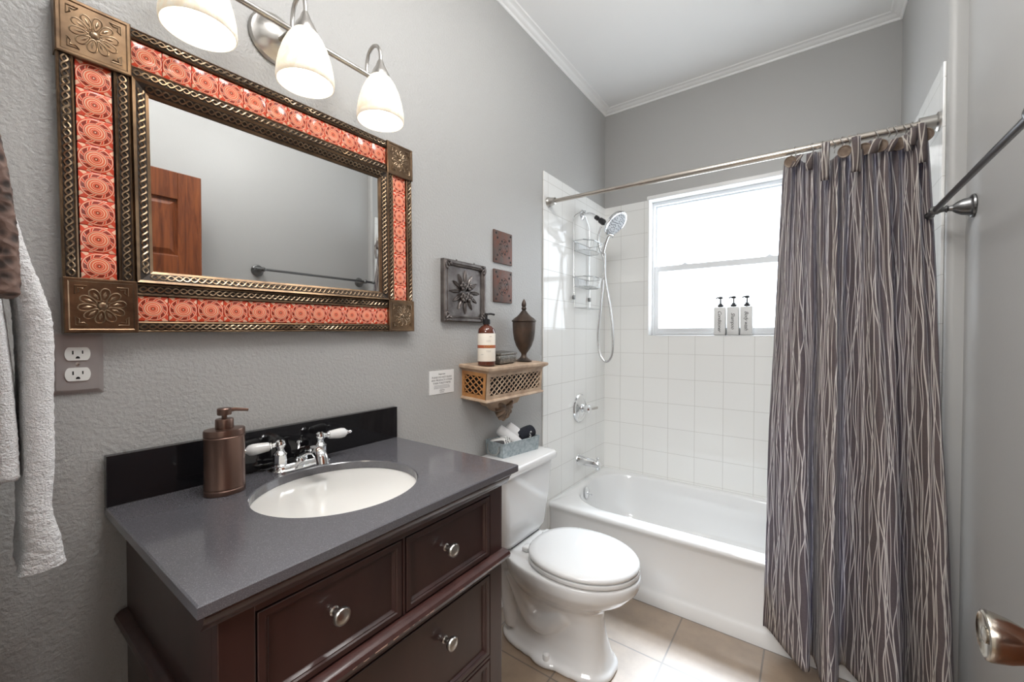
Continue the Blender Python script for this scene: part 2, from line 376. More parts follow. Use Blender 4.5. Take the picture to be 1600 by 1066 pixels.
class MB:
    def __init__(s):
        s.bm = bmesh.new(); s.uv = None; s.X = I4
    def v(s, p): return s.bm.verts.new(s.X @ Vector(p))
    def face(s, vs):
        try: return s.bm.faces.new(vs)
        except ValueError: return None
    def box(s, a, b, bev=0.0, seg=2):
        a, b = Vector(a), Vector(b)
        lo = Vector([min(a[i], b[i]) for i in range(3)]); hi = Vector([max(a[i], b[i]) for i in range(3)])
        t = bmesh.new()
        bmesh.ops.create_cube(t, size=1)
        for w in t.verts:
            w.co = Vector([(lo[i] + hi[i]) / 2 + w.co[i] * (hi[i] - lo[i]) for i in range(3)])
        if bev: bmesh.ops.bevel(t, geom=t.edges[:], offset=bev, segments=seg, profile=0.5, affect='EDGES')
        s.merge(t); return s
    def merge(s, t, mat=None):
        mp = {}
        X = s.X @ mat if mat else s.X
        for w in t.verts: mp[w] = s.bm.verts.new(X @ w.co)
        for f in t.faces:
            try:
                nf = s.bm.faces.new([mp[w] for w in f.verts]); nf.smooth = f.smooth
            except ValueError: pass
        t.free()
    def ring(s, pts): return [s.v(p) for p in pts]
    def loft(s, rings, cap0=True, cap1=True, closed=True):
        rs = [s.ring(r) for r in rings]
        n = len(rs[0])
        for a, b in zip(rs, rs[1:]):
            for i in range(n if closed else n - 1):
                s.face((a[i], a[(i + 1) % n], b[(i + 1) % n], b[i]))
        if cap0: s.face(list(reversed(rs[0])))
        if cap1: s.face(rs[-1])
        return s
    def lathe(s, prof, c=(0, 0, 0), axis=(0, 0, 1), seg=32, cap=True, sx=1.0, sy=1.0):
        F = Matrix.Translation(Vector(c)) @ frame_mat(axis)
        rings = [[F @ Vector((r * sx * math.cos(2 * PI * i / seg), r * sy * math.sin(2 * PI * i / seg), h)) for i in range(seg)] for r, h in prof]
        return s.loft(rings, cap, cap)
    def cyl(s, p0, p1, r, r1=None, seg=20):
        p0, p1 = Vector(p0), Vector(p1)
        d = p1 - p0
        return s.lathe([(r, 0), (r if r1 is None else r1, d.length)], p0, d, seg)
    def tube(s, pts, r, seg=10, closed=False):
        pts = [Vector(p) for p in pts]
        n = len(pts); rings = []
        up = None
        for i, p in enumerate(pts):
            if closed: t = pts[(i + 1) % n] - pts[i - 1]
            else: t = pts[min(i + 1, n - 1)] - pts[max(i - 1, 0)]
            t.normalize()
            if up is None:
                up = Vector((0, 0, 1)) if abs(t.z) < 0.9 else Vector((1, 0, 0))
            x = up.cross(t)
            if x.length < 1e-5: x = Vector((1, 0, 0)).cross(t)
            x.normalize(); y = t.cross(x); up = y
            rad = r[i] if isinstance(r, (list, tuple)) else r
            rings.append([p + x * rad * math.cos(2 * PI * k / seg) + y * rad * math.sin(2 * PI * k / seg) for k in range(seg)])
        if closed:
            rings.append(rings[0]); return s.loft(rings, False, False)
        return s.loft(rings)
    def prism(s, poly, z0, z1):
        """polygon in xy extruded along z"""
        a = [s.v((x, y, z0)) for x, y in poly]; b = [s.v((x, y, z1)) for x, y in poly]
        n = len(poly)
        for i in range(n): s.face((a[i], a[(i + 1) % n], b[(i + 1) % n], b[i]))
        s.face(list(reversed(a))); s.face(b)
        return s
    def ellipsoid(s, c, r, seg=20, rings=12, mat=None):
        t = bmesh.new()
        bmesh.ops.create_uvsphere(t, u_segments=seg, v_segments=rings, radius=1)
        for w in t.verts: w.co = Vector((w.co.x * r[0], w.co.y * r[1], w.co.z * r[2]))
        mm = Matrix.Translation(Vector(c)) @ (mat or I4)
        s.merge(t, mm); return s
    def text(s, body, size, mat=I4, align='CENTER', ext=0.0003, shear=0.0, font=None, spacing=1.0):
        cu = bpy.data.curves.new('t', 'FONT'); cu.body = body; cu.size = size; cu.align_x = align; cu.align_y = 'CENTER'
        cu.extrude = ext; cu.shear = shear; cu.resolution_u = 3; cu.space_character = spacing
        o = bpy.data.objects.new('t', cu); COL.objects.link(o)
        dg = bpy.context.evaluated_depsgraph_get()
        me = bpy.data.meshes.new_from_object(o.evaluated_get(dg))
        t = bmesh.new(); t.from_mesh(me)
        bpy.data.objects.remove(o); bpy.data.curves.remove(cu); bpy.data.meshes.remove(me)
        s.merge(t, mat); return s
    def build(s, name, mat, parent=None, smooth=True, world=False, angle=40, bevel=0.0, label=None, subd=0, keep=False):
        if world and parent is not None:
            bmesh.ops.transform(s.bm, matrix=WM[parent].inverted(), verts=s.bm.verts)
        bmesh.ops.recalc_face_normals(s.bm, faces=s.bm.faces)
        me = bpy.data.meshes.new(name)
        for f in s.bm.faces: f.smooth = smooth
        s.bm.to_mesh(me); s.bm.free()
        me.materials.append(mat)
        o = bpy.data.objects.new(name, me); COL.objects.link(o)
        if smooth and angle < 180:
            me.set_sharp_from_angle(angle=R(angle))
        if parent is not None:
            o.parent = parent; WM[o] = WM[parent]
        else: WM[o] = I4
        if bevel:
            bv = o.modifiers.new('bevel', 'BEVEL'); bv.width = bevel; bv.segments = 2; bv.limit_method = 'ANGLE'; bv.angle_limit = R(35)
            bv.harden_normals = False
        if subd:
            sd = o.modifiers.new('subdivision', 'SUBSURF'); sd.levels = subd; sd.render_levels = subd
        if label: o['label'] = label
        return o

def set_world(o, m):
    o.matrix_world = m; WM[o] = m
def thing(name, label, cat, mat=I4, group=None):
    o = bpy.data.objects.new(name, None); COL.objects.link(o)
    o.empty_display_size = 0.05
    if not isinstance(mat, Matrix): mat = Matrix.Translation(Vector(mat))
    o.matrix_world = mat; WM[o] = mat.copy()
    o['label'] = label; o['category'] = cat
    if group: o['group'] = group
    return o
def tag(o, label, cat, group=None):
    o['label'] = label; o['category'] = cat
    if group: o['group'] = group
    return o
def struct(o): o['kind'] = 'structure'; return o
def origin(o, p):
    """move a top-level mesh's origin to p"""
    p = Vector(p); o.data.transform(Matrix.Translation(-p)); o.location = p; WM[o] = Matrix.Translation(p)
    return o
def wallL(y, z, x=0.0, roll=0.0):
    """local X -> world y, local Y -> up, local Z -> out of the left wall"""
    m = Matrix(((0, 0, 1, x), (1, 0, 0, y), (0, 1, 0, z), (0, 0, 0, 1)))
    return m @ Matrix.Rotation(R(roll), 4, 'Z')
def wallR(y, z, x):
    return Matrix(((0, 0, -1, x), (-1, 0, 0, y), (0, 1, 0, z), (0, 0, 0, 1)))
def copy_tree(o, parent=None):
    c = o.copy(); COL.objects.link(c)
    if parent is not None: c.parent = parent
    for ch in o.children: copy_tree(ch, c)
    return c
def catmull(pts, n=8, closed=False):
    pts = [Vector(p) for p in pts]; out = []
    m = len(pts)
    rng = range(m if closed else m - 1)
    for i in rng:
        if closed: p0, p1, p2, p3 = pts[i - 1], pts[i], pts[(i + 1) % m], pts[(i + 2) % m]
        else: p0, p1, p2, p3 = pts[max(i - 1, 0)], pts[i], pts[i + 1], pts[min(i + 2, m - 1)]
        for k in range(n):
            t = k / n
            out.append(0.5 * ((2 * p1) + (-p0 + p2) * t + (2 * p0 - 5 * p1 + 4 * p2 - p3) * t * t + (-p0 + 3 * p1 - 3 * p2 + p3) * t ** 3))
    if not closed: out.append(pts[-1])
    return out

# ------------------------------------------------------------ room shell
W, D, H = 1.480, 2.649, 2.765
TT = 2.112         # top of tile
WX0, WX1, WZ0, WZ1 = 0.296, 1.184, 1.250, 2.122
XR = 1.52          # right wall of the room part
YS = 1.82          # where the alcove wall starts
struct(MB().box((-0.15, -1.7, -0.1), (2.2, 2.9, 0)).build('floor', M['floor'], smooth=False))
struct(MB().box((-0.15, -0.12, H), (1.75, 2.9, H + 0.1)).build('ceiling', M['ceiling'], smooth=False))
struct(MB().box((-0.12, -0.12, 0), (0, 2.80, H)).build('wall_left', M['wall'], smooth=False))
# back wall with window opening
mb = MB()
mb.box((0, D, 0), (WX0, D + 0.13, H)); mb.box((WX1, D, 0), (W + 0.2, D + 0.13, H))
mb.box((WX0, D, 0), (WX1, D + 0.13, WZ0)); mb.box((WX0, D, WZ1), (WX1, D + 0.13, H))
struct(mb.build('wall_back', M['wall_smooth'], smooth=False))
# right wall: room part, then a rounded step to the furred alcove part
rad = 0.018
poly = [(XR + 0.12, -0.12), (XR, -0.12), (XR, YS)]
poly += [(W + rad - rad * math.sin(a), YS + rad - rad * math.cos(a)) for a in [i * PI / 2 / 8 for i in range(9)]]
poly += [(W, D + 0.01), (XR + 0.12, D + 0.01)]
struct(MB().prism(poly, 0, H).build('wall_right', M['wall_smooth'], smooth=True, angle=35))
# near wall with the doorway
mb = MB()
mb.box((0, -0.12, 0), (0.56, -0.004, H)); mb.box((1.415, -0.12, 0), (XR, -0.004, H)); mb.box((0.56, -0.12, 2.06), (1.415, -0.004, H))
struct(mb.build('wall_near', M['wall'], smooth=False))
# hallway beyond the doorway
mb = MB()
mb.box((-0.15, -1.7, 0), (2.2, -1.6, 2.5)); mb.box((-0.25, -1.7, 0), (-0.15, -0.12, 2.5)); mb.box((2.2, -1.7, 0), (2.3, -0.12, 2.5)); mb.box((-0.15, -1.7, 2.45), (2.2, -0.12, 2.55))
mb.box((XR + 0.12, -0.13, 0), (2.3, -0.05, 2.55))
struct(mb.build('wall_hallway', M['hall'], smooth=False))
# door casing
mb = MB()
mb.box((0.555, -0.12, 0), (0.575, 0.0, 2.06)); mb.box((1.395, -0.12, 0), (1.415, 0.0, 2.06)); mb.box((0.555, -0.12, 2.045), (1.415, 0.0, 2.065))
struct(mb.build('trim_3', M['white_paint'], smooth=False, bevel=0.003))

# crown moulding, mitred on the back left and back right corners
prof = [(0, 0), (0.004, 0), (0.008, 0.003), (0.010, 0.008), (0.018, 0.011), (0.028, 0.018), (0.032, 0.021), (0.038, 0.022), (0.046, 0.024), (0.050, 0.028)]
z0 = 2.737
mb = MB()
path = [((0, -0.0), (1, 1)), ((0, D), (1, -1)), ((W, D), (-1, -1)), ((W, YS), (-1, 0)), ]
rings = []
for (px, py), (dx, dy) in path:
    rings.append([(px + dx * a, py + dy * a, z0 + h) for a, h in prof] + [(px, py, z0 + 0.028)])
mb.loft(rings)
struct(mb.build('trim_1', M['white_paint'], angle=30))

# tile surround
mb = MB().box((0, 1.842, 0), (0.008, D, TT), 0.0025)
struct(mb.build('wall_tile_left', M['tile_side'], smooth=False))
mb = MB().box((W - 0.008, 1.846, 0), (W, D, TT), 0.0025)
struct(mb.build('wall_tile_right', M['tile_side'], smooth=False))
mb = MB()
y0 = D - 0.008
mb.box((0.008, y0, 0.3), (WX0, D, TT)); mb.box((WX1, y0, 0.3), (W - 0.008, D, TT)); mb.box((WX0, y0, 0.3), (WX1, D, WZ0))
struct(mb.build('wall_tile_back', M['tile_back'], smooth=False))
struct(MB().box((0, 0.90, 0), (0.010, 1.842, 0.30), 0.003).build('baseboard_left', M['tile_low'], smooth=False))

# ------------------------------------------------------------ window
win = bpy.data.objects.new('window_1', None); COL.objects.link(win)
win.location = (WX0, D, WZ0); WM[win] = Matrix.Translation((WX0, D, WZ0)); struct(win)
mb = MB()
t = 0.010
yb, yf = D + 0.055, D - 0.011
mb.box((WX0, yf, WZ0), (WX0 + t, D + 0.10, WZ1)); mb.box((WX1 - t, yf, WZ0), (WX1, D + 0.10, WZ1))
mb.box((WX0, yf, WZ0 - 0.004), (WX1, D + 0.10, WZ0)); mb.box((WX0 - 0.006, yf, WZ1 - t), (WX1, D + 0.10, WZ1 + 0.016), 0.004)
mb.build('window_jamb', M['white_paint'], win, world=True, bevel=0.002)
F0, F1, G0, G1 = WX0 + t, WX1 - t, WZ0, WZ1 - t
def rect_frame(mb, x0, x1, z0, z1, wl, wt, wb, ya, yb_):
    mb.box((x0, ya, z0), (x0 + wl, yb_, z1)); mb.box((x1 - wl, ya, z0), (x1, yb_, z1))
    mb.box((x0 + wl, ya, z0), (x1 - wl, yb_, z0 + wb)); mb.box((x0 + wl, ya, z1 - wt), (x1 - wl, yb_, z1))
mb = MB(); rect_frame(mb, F0, F1, G0, G1, 0.014, 0.022, 0.016, D + 0.06, D + 0.12)
mb.build('window_frame', M['vinyl'], win, world=True, smooth=False, bevel=0.002)
zm = 1.690
us = MB(); rect_frame(us, F0 + 0.014, F1 - 0.014, zm - 0.01, G1 - 0.022, 0.012, 0.010, 0.012, D + 0.085, D + 0.105)
us = us.build('upper_sash', M['vinyl'], win, world=True, smooth=False, bevel=0.002)
MB().box((F0 + 0.024, D + 0.094, zm), (F1 - 0.024, D + 0.098, G1 - 0.030)).build('upper_pane', M['pane_up'], us, world=True, smooth=False)
ls = MB(); rect_frame(ls, F0 + 0.014, F1 - 0.014, G0 + 0.016, zm + 0.006, 0.026, 0.036, 0.030, D + 0.064, D + 0.084)
ls = ls.build('lower_sash', M['vinyl'], win, world=True, smooth=False, bevel=0.002)
MB().box((F0 + 0.038, D + 0.074, G0 + 0.044), (F1 - 0.038, D + 0.078, zm - 0.028)).build('lower_pane', M['pane_low'], ls, world=True, smooth=False)
for xx in (0.505, 0.955):
    mb = MB(); mb.box((xx - 0.017, D + 0.066, zm + 0.006), (xx + 0.017, D + 0.086, zm + 0.011), 0.002)
    mb.box((xx - 0.010, D + 0.070, zm + 0.011), (xx + 0.010, D + 0.082, zm + 0.017), 0.002)
    mb.build('sash_latch', M['vinyl'], ls, world=True)

# ------------------------------------------------------------ door (open against the right wall)
DX = 1.362
door = bpy.data.objects.new('door_1', None); COL.objects.link(door)
door.location = (DX, 0.01, 0.01); WM[door] = Matrix.Translation(door.location); struct(door)
mb = MB()
y0d, y1d = 0.012, 0.755
st = 0.095
def dbox(a, b_, c, d): mb.box((DX, a, c), (DX + 0.035, b_, d))
zr = [(0.01, 0.24), (0.78, 0.93), (1.52, 1.63), (1.90, 2.03)]
dbox(y0d, y0d + st, 0.01, 2.03); dbox(y1d - st, y1d, 0.01, 2.03)
ymid = (y0d + y1d) / 2
dbox(ymid - 0.045, ymid + 0.045, 0.24, 1.90)
for a, b_ in zr:
    dbox(y0d + st, y1d - st, a, b_)
mb.build('door_frame', M['door'], door, world=True, smooth=False, bevel=0.003)
for (za, zb) in ((0.24, 0.78), (0.93, 1.52), (1.63, 1.90)):
    for (ya, yb2) in ((y0d + st, ymid - 0.045), (ymid + 0.045, y1d - st)):
        p = MB(); p.box((DX + 0.014, ya, za), (DX + 0.022, yb2, zb))
        g = 0.03
        out = [(DX + 0.014, ya + 0.008, za + 0.008), (DX + 0.014, yb2 - 0.008, za + 0.008), (DX + 0.014, yb2 - 0.008, zb - 0.008), (DX + 0.014, ya + 0.008, zb - 0.008)]
        inn = [(DX + 0.005, ya + g, za + g), (DX + 0.005, yb2 - g, za + g), (DX + 0.005, yb2 - g, zb - g), (DX + 0.005, ya + g, zb - g)]
        p.loft([out, inn])
        p.build('door_panel', M['door'], door, world=True, smooth=False)
kn = MB().lathe([(0.030, 0), (0.031, 0.003), (0.028, 0.007), (0.014, 0.010), (0.012, 0.015), (0.013, 0.020), (0.0185, 0.030), (0.0235, 0.042), (0.0260, 0.052), (0.0268, 0.057), (0.0260, 0.060), (0.0235, 0.061), (0.0215, 0.059), (0.004, 0.058)], (DX, 0.69, 0.910), (-1, 0, 0), 40)
kn.build('door_knob', M['brass_nickel'], door, world=True, angle=50, label='aged nickel round door knob')
MB().lathe([(0.009, 0), (0.009, 0.003), (0.004, 0.0045)], (DX - 0.057, 0.69, 0.910), (-1, 0, 0), 20).build('knob_button', M['brass_nickel'], door, world=True)

# ------------------------------------------------------------ bathtub
TY0, TY1, TX0, TX1, TZ = 1.905, D - 0.008, 0.008, W - 0.008, 0.348
def rrect(x0, x1, y0, y1, r, z, n=8):
    r4 = r if isinstance(r, (tuple, list)) else (r,) * 4       # corners: x0y0, x1y0, x1y1, x0y1
    pts = []
    for (cx, cy, a0, rr_) in ((x0 + r4[0], y0 + r4[0], PI, r4[0]), (x1 - r4[1], y0 + r4[1], 1.5 * PI, r4[1]), (x1 - r4[2], y1 - r4[2], 0, r4[2]), (x0 + r4[3], y1 - r4[3], 0.5 * PI, r4[3])):
        for i in range(n + 1):
            a = a0 + (PI / 2) * i / n
            pts.append((cx + rr_ * math.cos(a), cy + rr_ * math.sin(a), z))
    return pts
tub = thing('bathtub', 'white alcove bathtub with straight apron below the frosted window', 'bathtub', (0.74, 1.91, 0))
mb = MB()
rg = []
e = 0.004
rg.append(rrect(TX0, TX1, TY0 - 0.004, TY1, e, 0.0)); rg.append(rrect(TX0, TX1, TY0 - 0.004, TY1, e, 0.050))
rg.append(rrect(TX0, TX1, TY0 + 0.003, TY1, e, 0.062)); rg.append(rrect(TX0, TX1, TY0 + 0.010, TY1, e, 0.075))
rg.append(rrect(TX0, TX1, TY0 + 0.010, TY1, e, 0.295)); rg.append(rrect(TX0, TX1, TY0 + 0.002, TY1, e, 0.315))
rg.append(rrect(TX0, TX1, TY0 - 0.004, TY1, e, 0.325)); rg.append(rrect(TX0, TX1, TY0 - 0.006, TY1, e, 0.334))
rg.append(rrect(TX0, TX1, TY0 - 0.002, TY1, e, 0.343)); rg.append(rrect(TX0 + 0.001, TX1 - 0.001, TY0 + 0.008, TY1 - 0.001, e, TZ))
big = (0.26, 0.18, 0.16, 0.22)
rg.append(rrect(0.040, 1.40, TY0 + 0.068, D - 0.045, big, TZ)); rg.append(rrect(0.046, 1.394, TY0 + 0.075, D - 0.050, big, TZ - 0.004))
rg.append(rrect(0.052, 1.388, TY0 + 0.083, D - 0.056, big, TZ - 0.014))
rg.append(rrect(0.064, 1.34, TY0 + 0.098, D - 0.068, (0.25, 0.18, 0.16, 0.21), 0.22))
rg.append(rrect(0.085, 1.28, TY0 + 0.115, D - 0.085, (0.22, 0.17, 0.16, 0.20), 0.11))
rg.append(rrect(0.110, 1.22, TY0 + 0.14, D - 0.11, (0.20, 0.16, 0.16, 0.18), 0.070))
rg.append(rrect(0.16, 1.15, TY0 + 0.18, D - 0.15, (0.15, 0.15, 0.15, 0.15), 0.055))
mb.loft(rg)
mb.build('tub_shell', M['porcelain'], tub, world=True, angle=50)
mb = MB().lathe([(0.033, 0), (0.034, 0.003), (0.030, 0.006), (0.010, 0.008), (0.008, 0.012)], (0.0605, 2.256, 0.300), (1, 0, 0.1), 28)
ov = mb.build('overflow_plate', M['chrome'], tub, world=True)
MB().tube([(0.072, 2.256, 0.300), (0.080, 2.262, 0.296), (0.088, 2.272, 0.288)], 0.004).build('trip_lever', M['chrome'], ov, world=True)

# ------------------------------------------------------------ shower fittings
va = thing('shower_valve', 'round chrome shower valve with lever handle on the white tile', 'shower valve', wallL(2.262, 0.806, 0.008))
MB().lathe([(0.086, 0), (0.086, 0.004), (0.080, 0.010), (0.070, 0.012), (0.064, 0.009), (0.050, 0.016), (0.036, 0.022), (0.030, 0.024)], seg=44).build('escutcheon', M['chrome'], va, angle=25)
MB().lathe([(0.026, 0.02), (0.027, 0.030), (0.020, 0.036), (0.020, 0.046), (0.024, 0.050), (0.025, 0.066), (0.020, 0.074), (0.006, 0.078)], seg=28).build('handle_hub', M['chrome'], va, angle=30)
MB().loft([[(0.010 * c + 0.012, 0.008 * s, 0.062), ] for c, s in []] or [[(0.012, -0.007, 0.055), (0.012, 0.007, 0.055), (0.012, 0.007, 0.072), (0.012, -0.007, 0.072)], [(0.04, -0.009, 0.068), (0.04, 0.009, 0.068), (0.04, 0.009, 0.082), (0.04, -0.009, 0.082)], [(0.075, -0.008, 0.080), (0.075, 0.008, 0.080), (0.075, 0.008, 0.090), (0.075, -0.008, 0.090)]]).build('lever', M['nickel'], va, bevel=0.003)

spo = thing('tub_spout', 'chrome tub spout on the tile above the tub overflow', 'tub spout', wallL(2.256, 0.492, 0.008))
mb = MB()
def oval(cx, cy, rx, ry, z, n=20, tilt=0):
    return [(cx + rx * math.cos(2 * PI * i / n), cy + ry * math.sin(2 * PI * i / n), z + tilt * math.sin(2 * PI * i / n)) for i in range(n)]
mb.loft([oval(0, 0, 0.033, 0.033, 0), oval(0, -0.001, 0.031, 0.031, 0.006), oval(0, -0.003, 0.027, 0.027, 0.05), oval(0, -0.006, 0.023, 0.023, 0.10), oval(0, -0.009, 0.020, 0.021, 0.125), oval(0, -0.013, 0.017, 0.018, 0.136), oval(0, -0.018, 0.011, 0.011, 0.140)])
mb.build('spout_body', M['chrome'], spo)
MB().cyl((0, -0.018, 0.122), (0, -0.037, 0.122), 0.014, 0.013).build('outlet_nozzle', M['chrome'], spo)
MB().lathe([(0.005, 0.0), (0.005, 0.012), (0.008, 0.014), (0.008, 0.020), (0.004, 0.023)], (0, 0.010, 0.122), (0, 1, 0), 14).build('diverter_knob', M['chrome'], spo)

SH = wallL(2.290, 1.985, 0.008)
sh = thing('hand_shower', 'chrome shower head with looping metal hose above the caddy', 'shower head', SH)
MB().lathe([(0.030, 0), (0.031, 0.003), (0.026, 0.008), (0.013, 0.014)], (0, 0, 0), (0, 0, 1), 28).build('wall_flange', M['chrome'], sh)
arm = catmull([(0, 0, 0), (0, 0.002, 0.035), (0, -0.008, 0.065), (0, -0.026, 0.088)], 6)
MB().tube(arm, 0.0095, 12).build('shower_arm', M['chrome'], sh)
dd = Vector((0, -0.62, 0.78)).normalized()
p0 = Vector((0, -0.026, 0.088))
MB().lathe([(0.012, 0), (0.0135, 0.004), (0.0135, 0.022), (0.009, 0.026), (0.009, 0.032), (0.016, 0.036), (0.018, 0.05), (0.018, 0.066), (0.014, 0.072), (0.011, 0.08)], p0, dd, 18).build('diverter', M['black'], sh, angle=30, label='black diverter block')
hc = Vector((0.004, -0.088, 0.215)); hn = Vector((-0.12, -0.66, 0.72)).normalized()
MB().lathe([(0.012, -0.055), (0.018, -0.04), (0.045, -0.026), (0.076, -0.016), (0.080, -0.008), (0.080, -0.001), (0.077, 0.002), (0.070, 0.003), (0.068, 0.0015), (0.002, 0.0015)], hc, hn, 40).build('head_shell', M['chrome'], sh, angle=30)
F = Matrix.Translation(hc) @ frame_mat(hn)
mb = MB(); mb.X = F
mb.lathe([(0.067, 0.0018), (0.067, 0.003), (0.05, 0.0035), (0.001, 0.0035)], seg=40)
mb.build('spray_face', simple('spray_face_grey', (0.42, 0.43, 0.44), 0.35, 0.0), sh)
mb = MB(); mb.X = F
for rr_, n_, ph in ((0.058, 22, 0), (0.047, 18, .1), (0.034, 12, 0), (0.022, 9, .2), (0.010, 5, 0)):
    for i in range(n_):
        a = 2 * PI * i / n_ + ph
        if (i * 7 + n_) % 5 == 0: continue
        mb.lathe([(0.0028, 0.0034), (0.0022, 0.0058)], (rr_ * math.cos(a), rr_ * math.sin(a), 0), seg=6)
mb.build('spray_nozzles', M['ink'], sh)
hd = catmull([tuple(hc + Vector((-0.004, -0.070, -0.012))), (-0.010, -0.150, 0.175), (-0.005, -0.20, 0.150), (0, -0.25, 0.135)], 6)
MB().tube(hd, [0.014] + [0.0105] * (len(hd) - 1), 12).build('handle', M['chrome'], sh)
# hose: from diverter bottom down in a loop back up to the handle
HZ = 1.985
def hp(y, z, x): return (y - 2.29, z - HZ, x)
hose = catmull([hp(2.288, 1.895, 0.125), hp(2.287, 1.84, 0.108), hp(2.288, 1.77, 0.118), hp(2.292, 1.70, 0.140), hp(2.293, 1.60, 0.138), hp(2.292, 1.42, 0.122), hp(2.291, 1.26, 0.106), hp(2.289, 1.15, 0.116), hp(2.288, 1.10, 0.145), hp(2.288, 1.10, 0.175), hp(2.288, 1.15, 0.198), hp(2.288, 1.27, 0.199), hp(2.288, 1.42, 0.182), hp(2.288, 1.58, 0.152), hp(2.288, 1.67, 0.148), hp(2.288, 1.735, 0.147)], 8)
MB().tube(hose, 0.0068, 10).build('hose', simple('metal_hose', (0.62, 0.62, 0.62), 0.25, 1.0, bmp=0.6, bscale=500), sh)

# caddy
cd = thing('shower_caddy', 'chrome wire two-basket caddy hanging from the shower arm', 'shower caddy', wallL(2.262, 1.40, 0.012))
mb = MB(); w = 0.0026
hy, hw = 0.105, 0.060
mb.tube(catmull([(-hy, 0.012, 0.012), (-hy, 0.30, 0.008), (-hy, 0.50, 0.008), (-hy + 0.005, 0.545, 0.008), (-0.03, 0.585, 0.012), (0.0, 0.598, 0.030), (0.03, 0.585, 0.012), (hy - 0.005, 0.52, 0.008), (hy, 0.46, 0.008), (hy, 0.2, 0.008), (hy, 0.012, 0.012)], 6), w, 8)
mb.tube([(-hy, 0.012, 0.012), (hy, 0.012, 0.012)], w, 8)
mb.tube([(-hy, 0.012, 0.012), (-hy + 0.01, 0.008, 0.085)], w, 8); mb.tube([(hy, 0.012, 0.012), (hy - 0.01, 0.008, 0.085)], w, 8); mb.tube([(-hy + 0.01, 0.008, 0.085), (hy - 0.01, 0.008, 0.085)], w, 8)
mb.build('hanger_frame', M['wire'], cd)
for zb in (0.345, 0.135):
    mb = MB()
    top = [(-0.115, zb + 0.055, 0.008), (0.115, zb + 0.055, 0.008), (0.115, zb + 0.055, 0.075), (0.06, zb + 0.055, 0.112), (-0.06, zb + 0.055, 0.112), (-0.115, zb + 0.055, 0.075)]
    bot = [(x_ * 0.86, zb, 0.010 + (z_ - 0.008) * 0.88) for x_, _, z_ in top]
    for lp, ww in ((top, 0.0034), (bot, 0.0022)):
        for i in range(6): mb.tube([lp[i], lp[(i + 1) % 6]], ww, 6)
    for i in range(1, 12):
        t_ = i / 12
        xx = -0.099 + 0.198 * t_
        zf = 0.100 if abs(xx) < 0.052 else 0.100 - (abs(xx) - 0.052) / 0.047 * 0.033
        zf2 = 0.112 if abs(xx) < 0.052 else 0.112 - (abs(xx) - 0.052) / 0.047 * 0.037
        mb.tube([(xx, zb + 0.055, 0.008), (xx, zb, 0.010), (xx, zb, zf), (xx * 1.1, zb + 0.055, zf2)], 0.0013, 5)
    mb.build('basket', M['wire'], cd)
for sx in (-1, 1):
    MB().box((sx * hy - 0.008, 0.060, 0.002), (sx * hy + 0.008, 0.085, 0.018), 0.003).build('clip', M['pewter'], cd, label='dark grey clip')

# shower curtain rod
zl, zr_ = 1.957, 1.941
yr = 1.885
rod = thing('curtain_rod', 'nickel tension rod spanning the alcove in front of the window', 'curtain rod', (0.74, yr, 1.949))
def rp(x): return (x, yr, zl + (zr_ - zl) * x / W)
MB().cyl(rp(0.03), rp(0.62), 0.0105, seg=24).build('inner_tube', M['rod'], rod, world=True)
MB().cyl(rp(0.50), rp(W - 0.05), 0.0135, seg=24).build('outer_tube', M['rod'], rod, world=True)
MB().lathe([(0.026, 0), (0.026, 0.006), (0.022, 0.012), (0.018, 0.040), (0.0185, 0.043), (0.013, 0.046)], rp(0.008), (1, 0, 0), 28).build('end_cap', M['nickel'], rod, world=True, angle=30)
MB().lathe([(0.030, 0), (0.030, 0.005), (0.024, 0.009), (0.0235, 0.048), (0.0135, 0.050)], rp(W - 0.008), (-1, 0, 0), 28).build('end_cap', M['nickel'], rod, world=True, angle=30)

# ------------------------------------------------------------ shower curtain
bot = [(1.003, 1.872), (1.04, 1.822), (1.09, 1.745), (1.132, 1.690), (1.150, 1.705), (1.145, 1.775), (1.158, 1.79), (1.170, 1.735), (1.182, 1.670), (1.210, 1.655), (1.226, 1.70), (1.228, 1.775), (1.243, 1.80), (1.262, 1.775), (1.300, 1.715), (1.335, 1.665), (1.366, 1.655), (1.380, 1.695), (1.374, 1.765), (1.392, 1.785), (1.412, 1.735), (1.434, 1.675), (1.458, 1.640), (1.482, 1.655), (1.488, 1.715)]
nC = len(bot)
top = []
xt0, xt1 = 1.060, 1.452
for i in range(nC):
    f = i / (nC - 1)
    sgn = 1 if i % 2 else -1
    amp = 0.016 + 0.010 * random.random()
    xx = xt0 + (xt1 - xt0) * f + 0.004 * random.uniform(-1, 1)
    top.append((xx + (0.006 if i % 4 == 1 else -0.004), yr - 0.020 + (amp if i % 2 == 0 else -amp) + (0.008 if i % 4 == 3 else 0)))
sub = 10
TP = catmull([(a, b_, 0) for a, b_ in top], sub); BP = catmull([(a, b_, 0) for a, b_ in bot], sub)
nS = len(TP); nV = 90
ZT, ZB = 1.905, 0.115
al = [0.0]
for i in range(1, nS):
    al.append(al[-1] + 0.5 * ((TP[i] - TP[i - 1]).length + (BP[i] - BP[i - 1]).length) * 1.0)
cur = thing('shower_curtain', 'brown shower curtain with wavy cream stripes bunched at the right', 'shower curtain', (1.25, 1.86, 1.91))
def ztop(i):
    f = i / (nS - 1)
    # the header sags between hooks and climbs toward the right end
    return 1.900 + 0.010 * math.sin(f * 31) + 0.008 * math.sin(f * 11 + 1) + (0.016 if (i // sub) in (5, 6, 10, 20, 21) else 0)
bm = bmesh.new(); uvl = bm.loops.layers.uv.new('UV')
grid = []
